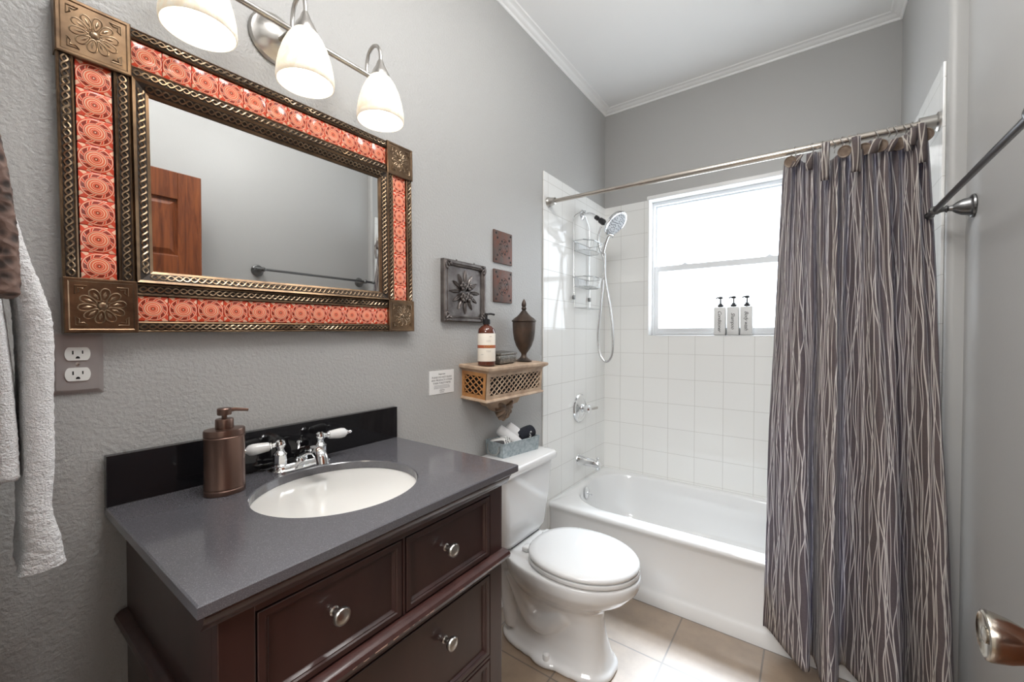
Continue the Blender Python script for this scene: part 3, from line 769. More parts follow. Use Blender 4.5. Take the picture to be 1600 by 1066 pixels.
for j in range(nV + 1):
    v_ = j / nV
    row = []
    for i in range(nS):
        bl = v_ ** 0.85
        bx = TP[i] * (1 - bl) + BP[i] * bl
        f = i / (nS - 1)
        z = ztop(i) + (ZB - ztop(i)) * v_
        # pull the left edge and the middle as cloth swings
        bx = bx.copy()
        wob = noise.noise(Vector((f * 9, v_ * 2.2, 1.3))) * 0.020 * math.sin(PI * min(1, v_ * 1.1)) 
        wob2 = noise.noise(Vector((f * 22, v_ * 5.0, 4.3))) * 0.006
        bx.y += wob + wob2; bx.x += noise.noise(Vector((f * 8, v_ * 2.5, 7.3))) * 0.010 * math.sin(PI * v_)
        lim = 1.862 if z < 0.40 else 1.9
        if bx.y > lim: bx.y = lim - 0.15 * min(0.04, bx.y - lim)
        if bx.y > YS - 0.03: bx.x = min(bx.x, W - 0.016)
        else: bx.x = min(bx.x, XR - 0.018)
        row.append((bm.verts.new((bx.x, bx.y, z)), (al[i], v_ * 1.79)))
    grid.append(row)
for j in range(nV):
    for i in range(nS - 1):
        q = [grid[j][i], grid[j][i + 1], grid[j + 1][i + 1], grid[j + 1][i]]
        fc = bm.faces.new([a[0] for a in q]); fc.smooth = True
        for lp, a in zip(fc.loops, q): lp[uvl].uv = a[1]
me = bpy.data.meshes.new('cloth'); 
bmesh.ops.transform(bm, matrix=WM[cur].inverted(), verts=bm.verts)
bm.to_mesh(me); bm.free(); me.materials.append(M['curtain'])
co = bpy.data.objects.new('cloth', me); COL.objects.link(co); co.parent = cur; WM[co] = WM[cur]
sd = co.modifiers.new('thickness', 'SOLIDIFY'); sd.thickness = 0.0012
# header: hooks, buttons and tabs
for px_x in (1.088, 1.141, 1.171, 1.204, 1.226, 1.245, 1.268, 1.319, 1.349, 1.366, 1.390, 1.407):
    c = Vector(rp(px_x))
    pts = []
    for k in range(15):
        a = R(250) - R(300) * k / 14
        pts.append(c + Vector((0.004 * math.sin(k), 0.0185 * math.cos(a), 0.0185 * math.sin(a) - 0.003)))
    pts.append(c + Vector((0.002, 0.004, -0.034)))
    MB().tube(pts, 0.0016, 6).build('hook', M['nickel'], cur, world=True)
for (bx, bz, by) in ((1.076, 1.893, 1.838), (1.232, 1.889, 1.834), (1.285, 1.887, 1.845), (1.325, 1.882, 1.830), (1.372, 1.881, 1.845), (1.433, 1.890, 1.836)):
    MB().lathe([(0.0195, 0), (0.0205, 0.002), (0.0195, 0.004), (0.016, 0.0035), (0.015, 0.0025), (0.002, 0.0025)], (bx, by, bz), (-0.38, -1, -0.30), 28).build('button', M['button'], cur, world=True, label='round wooden button')
def tab(p0, p1, wd, bulge=0.010):
    p0, p1 = Vector(p0), Vector(p1); bm2 = bmesh.new(); ul = bm2.loops.layers.uv.new('UV')
    n = 10; vs = []
    side = Vector((1, 0.1, 0)).normalized()
    for k in range(n + 1):
        t_ = k / n; c = p0.lerp(p1, t_) + Vector((0, -bulge * math.sin(PI * t_), 0))
        vs.append([(bm2.verts.new(c + side * (s_ * wd / 2) + Vector((0, 0.004 * abs(s_), 0))), (0.3 + s_ * wd / 2 + p0.x, t_ * 0.1)) for s_ in (-1, 0, 1)])
    for k in range(n):
        for q_ in range(2):
            q = [vs[k][q_], vs[k][q_ + 1], vs[k + 1][q_ + 1], vs[k + 1][q_]]
            f_ = bm2.faces.new([a[0] for a in q]); f_.smooth = True
            for lp, a in zip(f_.loops, q): lp[ul].uv = a[1]
    me_ = bpy.data.meshes.new('tab'); bmesh.ops.transform(bm2, matrix=WM[cur].inverted(), verts=bm2.verts)
    bm2.to_mesh(me_); bm2.free(); me_.materials.append(M['curtain'])
    o_ = bpy.data.objects.new('tab', me_); COL.objects.link(o_); o_.parent = cur; WM[o_] = WM[cur]
    s_ = o_.modifiers.new('thickness', 'SOLIDIFY'); s_.thickness = 0.002
for (a, b_, wd) in (((1.106, 1.846, 1.915), (1.086, 1.838, 1.872), 0.022), ((1.135, 1.842, 1.910), (1.133, 1.838, 1.850), 0.020), ((1.180, 1.834, 1.935), (1.178, 1.830, 1.800), 0.022), ((1.262, 1.834, 1.932), (1.262, 1.828, 1.810), 0.024), ((1.318, 1.824, 1.905), (1.303, 1.818, 1.858), 0.024), ((1.360, 1.830, 1.895), (1.345, 1.822, 1.855), 0.018), ((1.385, 1.830, 1.900), (1.392, 1.824, 1.845), 0.018), ((1.404, 1.826, 1.918), (1.400, 1.820, 1.860), 0.018), ((1.421, 1.822, 1.925), (1.425, 1.820, 1.800), 0.020)):
    tab(a, b_, wd)

# ------------------------------------------------------------ bottles on the window sill
def sill_bottle(x, word):
    t_ = thing('pump_bottle', 'x', 'bottle', (x, 2.690, WZ0), 'refillable pump bottles on the window sill')
    mb = MB(); mb.box((-0.031, -0.031, 0), (0.031, 0.031, 0.166), 0.005, 3)
    mb.build('bottle_body', M['bottle_white'], t_)
    MB().text(word, 0.027, Matrix.Translation((0.0, -0.0314, 0.084)) @ Matrix.Rotation(PI / 2, 4, 'X') @ Matrix.Rotation(-PI / 2, 4, 'Z'), shear=0.35, spacing=0.92).build('lettering', M['ink'], t_, smooth=False)
    MB().lathe([(0.016, 0.166), (0.016, 0.180), (0.010, 0.182), (0.010, 0.188), (0.0045, 0.190), (0.004, 0.214), (0.011, 0.215), (0.013, 0.222), (0.011, 0.228), (0.003, 0.229)], seg=20).tube([(0, 0, 0.222), (-0.014, -0.012, 0.223), (-0.022, -0.018, 0.219)], 0.005, 8).build('pump', M['black'], t_, angle=30)
    return t_
for x_, wd, lb in ((0.713, 'Conditioner', 'white square pump bottle lettered Conditioner on the window sill'), (0.782, 'Shampoo', 'white square pump bottle lettered Shampoo on the window sill'), (0.850, 'Body wash', 'white square pump bottle lettered Body wash on the window sill')):
    sill_bottle(x_, wd)['label'] = lb

# ------------------------------------------------------------ toilet
CY = 1.425
toi = thing('toilet', 'white two-piece toilet with closed lid between vanity and tub', 'toilet', (0.30, CY, 0))
def egg(x0, x1, hw, z, n=40, back=0.55, sq=2.3, xm=None, fr=2.0):
    """plan outline: rounded front, squarer back"""
    xm = x0 + (x1 - x0) * back if xm is None else xm
    pts = []
    for i in range(n):
        a = 2 * PI * i / n
        c, s_ = math.cos(a), math.sin(a)
        ex = fr if c > 0 else sq
        rx = (x1 - xm) if c > 0 else (xm - x0)
        pts.append((xm + rx * math.copysign(abs(c) ** (2 / ex), c), CY + hw * math.copysign(abs(s_) ** (2 / ex), s_), z))
    return pts
mb = MB()
mb.loft([egg(0.09, 0.575, 0.118, 0.0, sq=3, fr=2.8), egg(0.09, 0.575, 0.118, 0.018, sq=3, fr=2.8), egg(0.11, 0.562, 0.104, 0.028, sq=3, fr=2.8), egg(0.14, 0.550, 0.090, 0.06, sq=3, fr=2.8), egg(0.15, 0.535, 0.080, 0.12, sq=3, fr=2.6), egg(0.15, 0.525, 0.080, 0.18, sq=3, fr=2.4),
         egg(0.14, 0.53, 0.100, 0.225), egg(0.13, 0.575, 0.138, 0.265), egg(0.12, 0.625, 0.168, 0.300), egg(0.11, 0.655, 0.183, 0.335), egg(0.10, 0.662, 0.187, 0.365), egg(0.10, 0.660, 0.186, 0.380)])
# trapway bulges on both sides
for s_ in (-1, 1):
    mb.tube(catmull([(0.40, CY + s_ * 0.05, 0.20), (0.32, CY + s_ * 0.062, 0.13), (0.25, CY + s_ * 0.062, 0.15), (0.20, CY + s_ * 0.060, 0.23), (0.16, CY + s_ * 0.060, 0.30)], 6), 0.046, 14)
    mb.tube(catmull([(0.14, CY + s_ * 0.055, 0.30), (0.13, CY + s_ * 0.052, 0.18), (0.15, CY + s_ * 0.050, 0.05)], 6), 0.035, 12)
    mb.ellipsoid((0.33, CY + s_ * 0.085, 0.012), (0.075, 0.05, 0.022))
# rear deck
mb.box((0.02, CY - 0.115, 0.345), (0.27, CY + 0.115, 0.392), 0.012)
mb.box((0.05, CY - 0.085, 0.20), (0.22, CY + 0.085, 0.36), 0.02)
bo = mb.build('bowl', M['porcelain'], toi, world=True, angle=180)
rm = bo.modifiers.new('remesh', 'REMESH'); rm.mode = 'VOXEL'; rm.voxel_size = 0.0052; rm.use_smooth_shade = True
sm = bo.modifiers.new('smooth', 'SMOOTH'); sm.factor = 0.7; sm.iterations = 12
for s_ in (-1, 1):
    MB().lathe([(0.014, 0), (0.014, 0.012), (0.011, 0.020), (0.004, 0.023)], (0.345, CY + s_ * 0.108, 0.024), seg=18).build('bolt_cap', M['porcelain'], toi, world=True)
mb = MB()
mb.loft([egg(0.235, 0.655, 0.180, 0.385, back=0.48), egg(0.233, 0.658, 0.183, 0.390, back=0.48), egg(0.235, 0.656, 0.181, 0.400, back=0.48)])
mb.build('seat', M['porcelain'], toi, world=True, angle=60)
mb = MB()
mb.loft([egg(0.238, 0.652, 0.177, 0.403, back=0.48), egg(0.234, 0.656, 0.181, 0.407, back=0.48), egg(0.234, 0.656, 0.181, 0.416, back=0.48), egg(0.240, 0.650, 0.175, 0.422, back=0.48), egg(0.262, 0.628, 0.155, 0.4245, back=0.48), egg(0.32, 0.57, 0.10, 0.426, back=0.48)])
mb.build('lid', M['porcelain'], toi, world=True, angle=60)
for s_ in (-1, 1):
    MB().box((0.222, CY + s_ * 0.075 - 0.020, 0.392), (0.252, CY + s_ * 0.075 + 0.020, 0.412), 0.006, 3).build('hinge', M['porcelain'], toi, world=True)
TYc = 1.416
def trr(x0, x1, hw, z, r): return rrect(x0, x1, TYc - hw, TYc + hw, (0.015, r, r, 0.015), z, 6)
mb = MB()
mb.loft([trr(0.03, 0.170, 0.115, 0.394, 0.05), trr(0.022, 0.187, 0.150, 0.402, 0.055), trr(0.018, 0.195, 0.168, 0.425, 0.05), trr(0.015, 0.205, 0.184, 0.56, 0.045), trr(0.013, 0.211, 0.192, 0.703, 0.035)])
mb.build('tank', M['porcelain'], toi, world=True, angle=50)
mb = MB()
mb.loft([trr(0.012, 0.218, 0.196, 0.698, 0.03), trr(0.010, 0.226, 0.203, 0.703, 0.03), trr(0.010, 0.228, 0.205, 0.718, 0.03), trr(0.011, 0.226, 0.203, 0.729, 0.03), trr(0.016, 0.219, 0.196, 0.735, 0.027)])
mb.build('tank_lid', M['porcelain'], toi, world=True, angle=50)
MB().box((0.04, CY - 0.10, 0.389), (0.18, CY + 0.10, 0.398)).build('gap_shade', M['toilet_dark'], toi, world=True)  # dark block standing in for the shaded gap between tank and bowl

# ------------------------------------------------------------ tin basket with rolled cloths
BM_ = Matrix.Translation((0.080, 1.468, 0.7355)) @ Matrix.Rotation(R(-10), 4, 'Z')
bk = thing('tin_basket', 'small galvanised tin tray with wire handles on the toilet tank', 'basket', BM_)
mb = MB()
a_, b2, hh, tk = 0.052, 0.108, 0.060, 0.0015
def brect(z, g=0): return [(-a_ - z * 0.06 + g, -b2 - z * 0.08 + g, z), (a_ + z * 0.06 - g, -b2 - z * 0.08 + g, z), (a_ + z * 0.06 - g, b2 + z * 0.08 - g, z), (-a_ - z * 0.06 + g, b2 + z * 0.08 - g, z)]
mb.loft([brect(0), brect(hh), brect(hh, tk), brect(0.002, tk)], True, True)
bo_ = mb.build('tray', M['galv'], bk, smooth=False)
mb = MB()
rimp = [(p[0], p[1], hh) for p in brect(hh)]
for i in range(4): mb.tube([rimp[i], rimp[(i + 1) % 4]], 0.0022, 8)
mb.build('rolled_rim', M['galv'], bk)
for s_ in (-1, 1):
    yy = s_ * (b2 + 0.008)
    MB().tube(catmull([(-0.036, yy, 0.048), (-0.034, yy + s_ * 0.003, 0.025), (-0.015, yy + s_ * 0.005, 0.010), (0.015, yy + s_ * 0.005, 0.010), (0.034, yy + s_ * 0.003, 0.025), (0.036, yy, 0.048)], 5), 0.0022, 8).build('wire_handle', M['nickel'], bk)
def roll_towel(name, label, mat, loc, axis, length, r, cat='washcloth', squash=1.0):
    F_ = BM_ @ Matrix.Translation(loc) @ frame_mat(axis)
    o = thing(name, label, cat, F_, 'rolled washcloths in the tin tray')
    mb = MB()
    seg = 36; rings = []
    for j in range(9):
        t_ = -1 + 2 * j / 8
        rad_ = r * (1 - 0.10 * abs(t_) ** 4)
        rings.append([(rad_ * (1 + 0.03 * noise.noise(Vector((math.cos(2 * PI * i / seg) * 2, math.sin(2 * PI * i / seg) * 2, t_)))) * math.cos(2 * PI * i / seg), squash * rad_ * math.sin(2 * PI * i / seg), t_ * length / 2) for i in range(seg)])
    mb.loft(rings)
    mb.build('cloth_roll', mat, o, angle=60)
    # spiral fold visible on both ends
    for e in (-1, 1):
        sp_ = [(0.9 * r * (1 - k / 40) * math.cos(k * 0.42), squash * 0.9 * r * (1 - k / 40) * math.sin(k * 0.42), e * (length / 2 + 0.0005)) for k in range(36)]
        MB().tube(sp_, 0.0022, 6).build('fold_edge', mat, o)
    return o
roll_towel('washcloth', 'white washcloth with dark stripes lying lowest in the tin tray', M['striped'], (-0.008, -0.072, 0.048), (0.85, 0.15, 0.25), 0.085, 0.024)
roll_towel('washcloth', 'plain white rolled washcloth leaning in the middle of the tin tray', M['terry'], (-0.010, -0.012, 0.064), (0.45, 0.50, -0.50), 0.115, 0.024)
roll_towel('washcloth', 'plain white rolled washcloth between another white roll and the black one', M['terry'], (-0.016, 0.040, 0.070), (0.38, 0.50, -0.52), 0.105, 0.024)
nv = roll_towel('washcloth', 'black rolled washcloth with white script embroidery in the tin tray', M['terry_dark'], (0.002, 0.074, 0.068), (0.10, 0.60, 0.15), 0.080, 0.034, squash=0.8)
sq = [(0.0, 0.010), (0.008, 0.014), (0.006, 0.002), (-0.003, 0.004), (0.004, -0.003), (0.006, -0.009), (-0.004, -0.006), (0.003, -0.015), (-0.006, -0.018), (0.004, -0.022)]
mb = MB()
sqp = catmull([(0.0365 * 0 + 0.0, a, b_) for a, b_ in sq], 5)
Fi = WM[nv].inverted() @ BM_
mb.tube([Fi @ Vector((0.036, 0.072 + p.y, 0.068 + p.z)) for p in sqp], 0.0013, 6)
mb.build('embroidery', M['terry'], nv, label='white stitched script')

# ------------------------------------------------------------ vanity cabinet
VY0, VY1, VX = 0.212, 0.852, 0.488
van = thing('vanity_cabinet', 'dark cherry wood vanity cabinet with drawers and round knobs', 'cabinet', (0.24, 0.53, 0))
mb = MB()
mb.box((0.006, VY0, 0.0), (VX - 0.02, VY0 + 0.018, 0.886)); mb.box((0.006, VY1 - 0.018, 0.0), (VX - 0.02, VY1, 0.886))
mb.box((0.006, VY0 + 0.018, 0.08), (VX - 0.02, VY1 - 0.018, 0.10)); mb.box((0.006, VY0 + 0.018, 0.10), (0.014, VY1 - 0.018, 0.74))
mb.box((0.016, VY0 + 0.018, 0.0), (VX - 0.03, VY1 - 0.018, 0.08))
mb.build('carcass', M['cabinet'], van, world=True, smooth=False, bevel=0.0015)
mb = MB()
fx0, fx1 = VX - 0.022, VX
mb.box((fx0, VY0, 0.0), (fx1, 0.260, 0.886)); mb.box((fx0, 0.803, 0.0), (fx1, VY1, 0.886))
mb.box((fx0, 0.260, 0.846), (fx1, 0.803, 0.886)); mb.box((fx0, 0.260, 0.645), (fx1, 0.803, 0.690)); mb.box((fx0, 0.527, 0.690), (fx1, 0.534, 0.846))
mb.box((fx0, 0.260, 0.428), (fx1, 0.803, 0.437)); mb.box((fx0, 0.260, 0.09), (fx1, 0.803, 0.14))
mb.build('face_frame', M['cabinet'], van, world=True, smooth=False, bevel=0.0015)
# cove moulding under the worktop (front)
prof2 = [(0.0, 0.858), (0.004, 0.858), (0.006, 0.862), (0.010, 0.866), (0.015, 0.874), (0.0165, 0.880), (0.020, 0.882), (0.020, 0.888), (0.0, 0.888)]
mb = MB()
mb.loft([[(VX + a, y_, z_) for a, z_ in prof2] for y_ in (0.192, 0.866)])
mb.build('cove_moulding', M['cabinet'], van, world=True, angle=25)
# worn ledge moulding round the front and sides
prof3 = [(0.0, 0.660), (0.010, 0.662), (0.018, 0.668), (0.020, 0.676), (0.017, 0.683), (0.008, 0.689), (0.0, 0.690)]
mb = MB()
mb.loft([[(0.006, VY0 - a, z_) for a, z_ in prof3], [(VX + 0.0, VY0 - a, z_) if False else (VX + a, VY0 - a, z_) for a, z_ in prof3], [(VX + a, VY1 + a * 0.6, z_) for a, z_ in prof3], [(0.006, VY1 + a * 0.6, z_) for a, z_ in prof3]])
led = mb.build('ledge_moulding', M['worn_edge'], van, world=True, angle=30)
# chipped lacquer along the ledge: pale streaks
mb = MB(); random.seed(4)
for k in range(26):
    y_ = random.uniform(0.30, 0.83); l_ = random.uniform(0.003, 0.016)
    mb.tube([(VX + 0.0197, y_, 0.6740 + random.uniform(-.0005, .0015)), (VX + 0.0197, y_ + l_, 0.6740 + random.uniform(-.0005, .0015))], random.uniform(0.0004, 0.0009), 5)
mb.build('chipped_lacquer', simple('bare_wood_chip', (0.42, 0.28, 0.22), 0.5), led, world=True, label='pale chips along the moulding edge')
def drawer(y0, y1, z0, z1, knobs):
    mb = MB()
    x1 = VX + 0.001; bw = 0.016
    def rr_(g, x): return [(x, y0 + g, z0 + g), (x, y1 - g, z0 + g), (x, y1 - g, z1 - g), (x, y0 + g, z1 - g)]
    mb.loft([rr_(0.0015, x1 - 0.02), rr_(0.0015, x1 - 0.001), rr_(0.0025, x1), rr_(bw - 0.004, x1), rr_(bw - 0.002, x1 - 0.003), rr_(bw, x1 - 0.003), rr_(bw + 0.003, x1 - 0.008), rr_(bw + 0.004, x1 - 0.009), rr_(bw + 0.02, x1 - 0.009)])
    d = mb.build('drawer', M['cabinet'], van, world=True, smooth=False)
    for (ky, kz) in knobs:
        MB().lathe([(0.008, 0), (0.0085, 0.002), (0.006, 0.004), (0.0055, 0.012), (0.008, 0.016), (0.0135, 0.019), (0.0155, 0.023), (0.0155, 0.026), (0.0135, 0.029), (0.012, 0.0285), (0.008, 0.030), (0.002, 0.031)], (x1 - 0.009, ky + 0.004, kz - 0.006), (1, 0, 0), 28).build('knob', M['nickel'], d, world=True, angle=40, label='brushed nickel knob')
drawer(0.261, 0.526, 0.692, 0.845, [(0.382, 0.782)])
drawer(0.535, 0.802, 0.692, 0.845, [(0.650, 0.779)])
drawer(0.261, 0.802, 0.438, 0.644, [(0.382, 0.572), (0.646, 0.572)])
drawer(0.261, 0.802, 0.142, 0.427, [(0.382, 0.30), (0.646, 0.30)])

# worktop with an oval cut-out
SCX, SCY, SRX, SRY = 0.268, 0.527, 0.166, 0.178
CX0, CX1, CY0, CY1, CZ0, CZ1 = 0.0035, 0.518, 0.181, 0.884, 0.8885, 0.908
ct = thing('countertop', 'charcoal speckled quartz countertop with backsplash on the dark vanity', 'countertop', (0.26, 0.53, CZ0))
n = 128
outer, inner = [], []
for i in range(n):
    a = 2 * PI * i / n
    dx, dy = math.cos(a), math.sin(a)
    inner.append((SCX + SRX * dx, SCY + SRY * dy))
    px_, py_ = SCX + SRX * dx, SCY + SRY * dy
    ts = []
    if dx > 1e-9: ts.append((CX1 - SCX) / dx)
    if dx < -1e-9: ts.append((CX0 - SCX) / dx)
    if dy > 1e-9: ts.append((CY1 - SCY) / dy)
    if dy < -1e-9: ts.append((CY0 - SCY) / dy)
    t_ = min(ts); outer.append([SCX + dx * t_, SCY + dy * t_])
for cx_, cy_ in ((CX0, CY0), (CX0, CY1), (CX1, CY0), (CX1, CY1)):
    k = min(range(n), key=lambda i: (outer[i][0] - cx_) ** 2 + (outer[i][1] - cy_) ** 2); outer[k] = [cx_, cy_]
def ins(p, g): return (min(max(p[0], CX0 + g), CX1 - g), min(max(p[1], CY0 + g), CY1 - g))
def ell(g): return [(SCX + (SRX + g) * math.cos(2 * PI * i / n), SCY + (SRY + g) * math.sin(2 * PI * i / n)) for i in range(n)]
e = 0.0022
rings = [[(x_, y_, CZ0) for x_, y_ in ell(0)], [(*ins(p, e), CZ0) for p in outer], [(*p, CZ0 + e) for p in outer], [(*p, CZ1 - e) for p in outer], [(*ins(p, e), CZ1) for p in outer], [(x_, y_, CZ1) for x_, y_ in ell(e)], [(x_, y_, CZ1 - e) for x_, y_ in ell(0)], [(x_, y_, CZ0) for x_, y_ in ell(0)]]
mb = MB(); mb.loft(rings, False, False)
bmesh.ops.remove_doubles(mb.bm, verts=mb.bm.verts, dist=1e-6)
mb.build('worktop', M['quartz'], ct, world=True, angle=30)
MB().box((CX0, CY0, CZ1), (0.0225, CY1, 1.010), 0.0012).build('backsplash', M['quartz_polished_dim'], ct, world=True, smooth=False)
# sink
snk = thing('sink', 'oval white undermount sink set into the dark countertop', 'sink', (SCX, SCY, 0.75))
def el(s_, z, g=0): return [(SCX + (SRX * s_ + g) * math.cos(2 * PI * i / 64), SCY + (SRY * s_ + g) * math.sin(2 * PI * i / 64), z) for i in range(64)]
zs = 0.8880
mb = MB()
mb.loft([el(1, zs, 0.024), el(1, zs, 0.0), el(0.985, zs - 0.012), el(0.96, zs - 0.04), el(0.90, zs - 0.075), el(0.78, zs - 0.105), el(0.58, zs - 0.125), el(0.35, zs - 0.135), el(0.13, zs - 0.138), el(0.13, zs - 0.146), el(0.36, zs - 0.143), el(0.60, zs - 0.133), el(0.82, zs - 0.112), el(0.95, zs - 0.08), el(1.01, zs - 0.04), el(1, zs - 0.008, 0.024)], True, True)
mb.build('basin', M['sink_white'], snk, world=True, angle=50)
MB().lathe([(0.022, 0), (0.022, 0.002), (0.016, 0.003), (0.014, 0.001), (0.002, 0.001)], (SCX, SCY, zs - 0.1385), seg=28).build('drain', M['chrome'], snk, world=True)

# ------------------------------------------------------------ faucet
fa = thing('faucet', 'chrome centerset faucet with two white porcelain lever handles', 'faucet', (0.066, 0.540, CZ1 + 0.0005))
mb = MB()
def stad(hw, hl, z, n=10):
    pts = []
    for s0, a0 in ((1, 0), (-1, PI)):
        for i in range(n + 1):
            a = a0 + PI * i / n
            pts.append((hw * math.cos(a), s0 * (hl - hw) + hw * math.sin(a), z))
    return pts
mb.loft([stad(0.027, 0.078, 0), stad(0.027, 0.078, 0.004), stad(0.024, 0.075, 0.007), stad(0.022, 0.072, 0.008), stad(0.020, 0.070, 0.014), stad(0.017, 0.066, 0.017)])
mb.build('base_plate', M['chrome'], fa, angle=35)
for s_, adir in ((-1, R(-126)), (1, R(76))):
    cy_ = s_ * 0.052
    MB().lathe([(0.0185, 0.012), (0.0195, 0.016), (0.0165, 0.019), (0.0155, 0.040), (0.017, 0.044), (0.012, 0.048), (0.009, 0.053), (0.009, 0.057), (0.0125, 0.062), (0.0135, 0.068), (0.0115, 0.075), (0.005, 0.079)], (0, cy_, 0), seg=28).build('valve_body', M['chrome'], fa, angle=30)
    d = Vector((math.cos(adir) * 0.55, math.sin(adir), -0.02 if s_ > 0 else -0.08)).normalized()
    c0 = Vector((0, cy_, 0.067))
    MB().lathe([(0.007, 0.008), (0.0065, 0.016), (0.0095, 0.018), (0.0095, 0.021), (0.0065, 0.023)], c0, d, 18).build('lever_collar', M['chrome'], fa, angle=30)
    lv = MB().lathe([(0.008, 0.022), (0.0108, 0.0245), (0.0120, 0.034), (0.0136, 0.048), (0.0142, 0.057), (0.0128, 0.066), (0.0075, 0.072)], c0, d, 24).build('lever', M['porcelain'], fa, label='white porcelain lever')
    MB().lathe([(0.006, 0.072), (0.0065, 0.076), (0.004, 0.079), (0.0052, 0.083), (0.003, 0.087)], c0, d, 14).build('lever_tip', M['chrome'], lv)
sp2 = catmull([(0, 0, 0.012), (0.002, 0, 0.030), (0.020, 0, 0.042), (0.050, 0, 0.050), (0.078, 0, 0.052), (0.098, 0, 0.042), (0.104, 0, 0.024)], 6)
rad_ = [0.017 - 0.005 * min(1, k / 18) + (0.003 if k > 24 else 0) for k in range(len(sp2))]
MB().tube(sp2, rad_, 18).build('spout', M['chrome'], fa)
MB().lathe([(0.010, 0.016), (0.009, 0.028), (0.005, 0.036), (0.0032, 0.052), (0.0032, 0.058), (0.0085, 0.060), (0.0085, 0.064), (0.003, 0.066)], (-0.012, 0, 0), seg=18).build('lift_rod', M['chrome'], fa, angle=30)

# ------------------------------------------------------------ soap dispenser
sd_ = thing('soap_dispenser', 'brown metal oval soap dispenser beside the sink faucet', 'soap dispenser', Matrix.Translation((0.112, 0.352, CZ1 + 0.0005)) @ Matrix.Rotation(R(-6), 4, 'Z'))
def ov(s_, z, n_=48): return [(0.0315 * s_ * math.cos(2 * PI * i / n_), 0.0385 * s_ * math.sin(2 * PI * i / n_), z) for i in range(n_)]
mb = MB()
mb.loft([ov(0.98, 0), ov(1.0, 0.002), ov(1.0, 0.009), ov(0.965, 0.0105), ov(0.965, 0.012), ov(1.0, 0.0135), ov(1.0, 0.0155), ov(0.98, 0.017), ov(0.98, 0.118), ov(1.0, 0.120), ov(1.0, 0.122), ov(0.965, 0.1235), ov(1.0, 0.125), ov(1.0, 0.135), ov(0.97, 0.138), ov(0.6, 0.1395)])
mb.build('body', M['soap_metal'], sd_, angle=30)
MB().lathe([(0.0165, 0.139), (0.0170, 0.141), (0.0170, 0.158), (0.016, 0.160), (0.005, 0.161), (0.005, 0.168), (0.013, 0.1685), (0.0135, 0.171), (0.0135, 0.181), (0.012, 0.183), (0.002, 0.1835)], seg=28).tube([(0, 0, 0.178), (0.002, 0.020, 0.178), (0.004, 0.044, 0.174)], [0.005, 0.004, 0.003], 10).build('pump', M['soap_metal'], sd_, angle=30)

# ------------------------------------------------------------ mirror
mir = thing('wall_mirror', 'large wall mirror framed in embossed bronze and red painted tiles', 'mirror', wallL(0.5355, 1.567, 0.0, 0.7))
HWm, HHm = 0.412, 0.3085
MB().box((-HWm + 0.004, -HHm + 0.004, 0.001), (HWm - 0.004, HHm - 0.004, 0.014)).build('backboard', M['bronze_groove'], mir, smooth=False)
GX, GY = 0.2815, 0.181
MB().box((-GX - 0.003, -GY - 0.003, 0.014), (GX + 0.003, GY + 0.003, 0.018)).build('mirror_glass', M['mirror'], mir, smooth=False)
def braid(mb, x0, y0, L, horiz, z, amp=0.0042, per=0.027, r=0.0019, slope=0.0):
    for ph in (0, PI):
        pts = []; nn = int(L / per * 10)
        for k in range(nn + 1):
            t_ = k / nn * L
            o_ = amp * math.sin(2 * PI * t_ / per + ph)
            zz = z + slope * o_ + 0.0008 * math.cos(2 * PI * t_ / per + ph)
            pts.append((x0 + t_, y0 + o_, zz) if horiz else (x0 + o_, y0 + t_, zz))
        mb.tube(pts, r, 5)
def rail(cx, cy, L, horiz, wd, zt):
    mb = MB()
    h = wd / 2
    pr = [(-h, 0.014), (-h, zt - 0.002), (-h + 0.0025, zt), (-h + 0.0045, zt - 0.0016), (h - 0.0045, zt - 0.0016), (h - 0.0025, zt), (h, zt - 0.002), (h, 0.014)]
    if horiz: rg_ = [[(cx - L / 2 * s_, cy + a, z_) for a, z_ in pr] for s_ in (1, -1)]
    else: rg_ = [[(cx + a, cy - L / 2 * s_, z_) for a, z_ in pr] for s_ in (1, -1)]
    mb.loft(rg_)
    o = mb.build('frame_rail', M['bronze'], mir, smooth=False)
    g = wd * 0.31
    if horiz: MB().box((cx - L / 2, cy - g, zt - 0.002), (cx + L / 2, cy + g, zt - 0.0012)).build('groove', M['bronze_groove'], o, smooth=False)
    else: MB().box((cx - g, cy - L / 2, zt - 0.002), (cx + g, cy + L / 2, zt - 0.0012)).build('groove', M['bronze_groove'], o, smooth=False)
    mb = MB()
    if horiz: braid(mb, cx - L / 2 + 0.003, cy, L - 0.006, True, zt - 0.0004, amp=wd * 0.20)
    else: braid(mb, cx, cy - L / 2 + 0.003, L - 0.006, False, zt - 0.0004, amp=wd * 0.20)
    mb.build('braid', M['bronze_dark'], o)
CP = 0.103
Lh, Lv = 2 * HWm - 2 * CP, 2 * HHm - 2 * CP
for s_ in (-1, 1):
    rail(0, s_ * (HHm - 0.0115), Lh, True, 0.022, 0.026); rail(0, s_ * (HHm - 0.0890), Lh + 0.0, True, 0.025, 0.026)
    rail(s_ * (HWm - 0.0115), 0, Lv, False, 0.022, 0.026); rail(s_ * (HWm - 0.0900), 0, Lv, False, 0.025, 0.026)
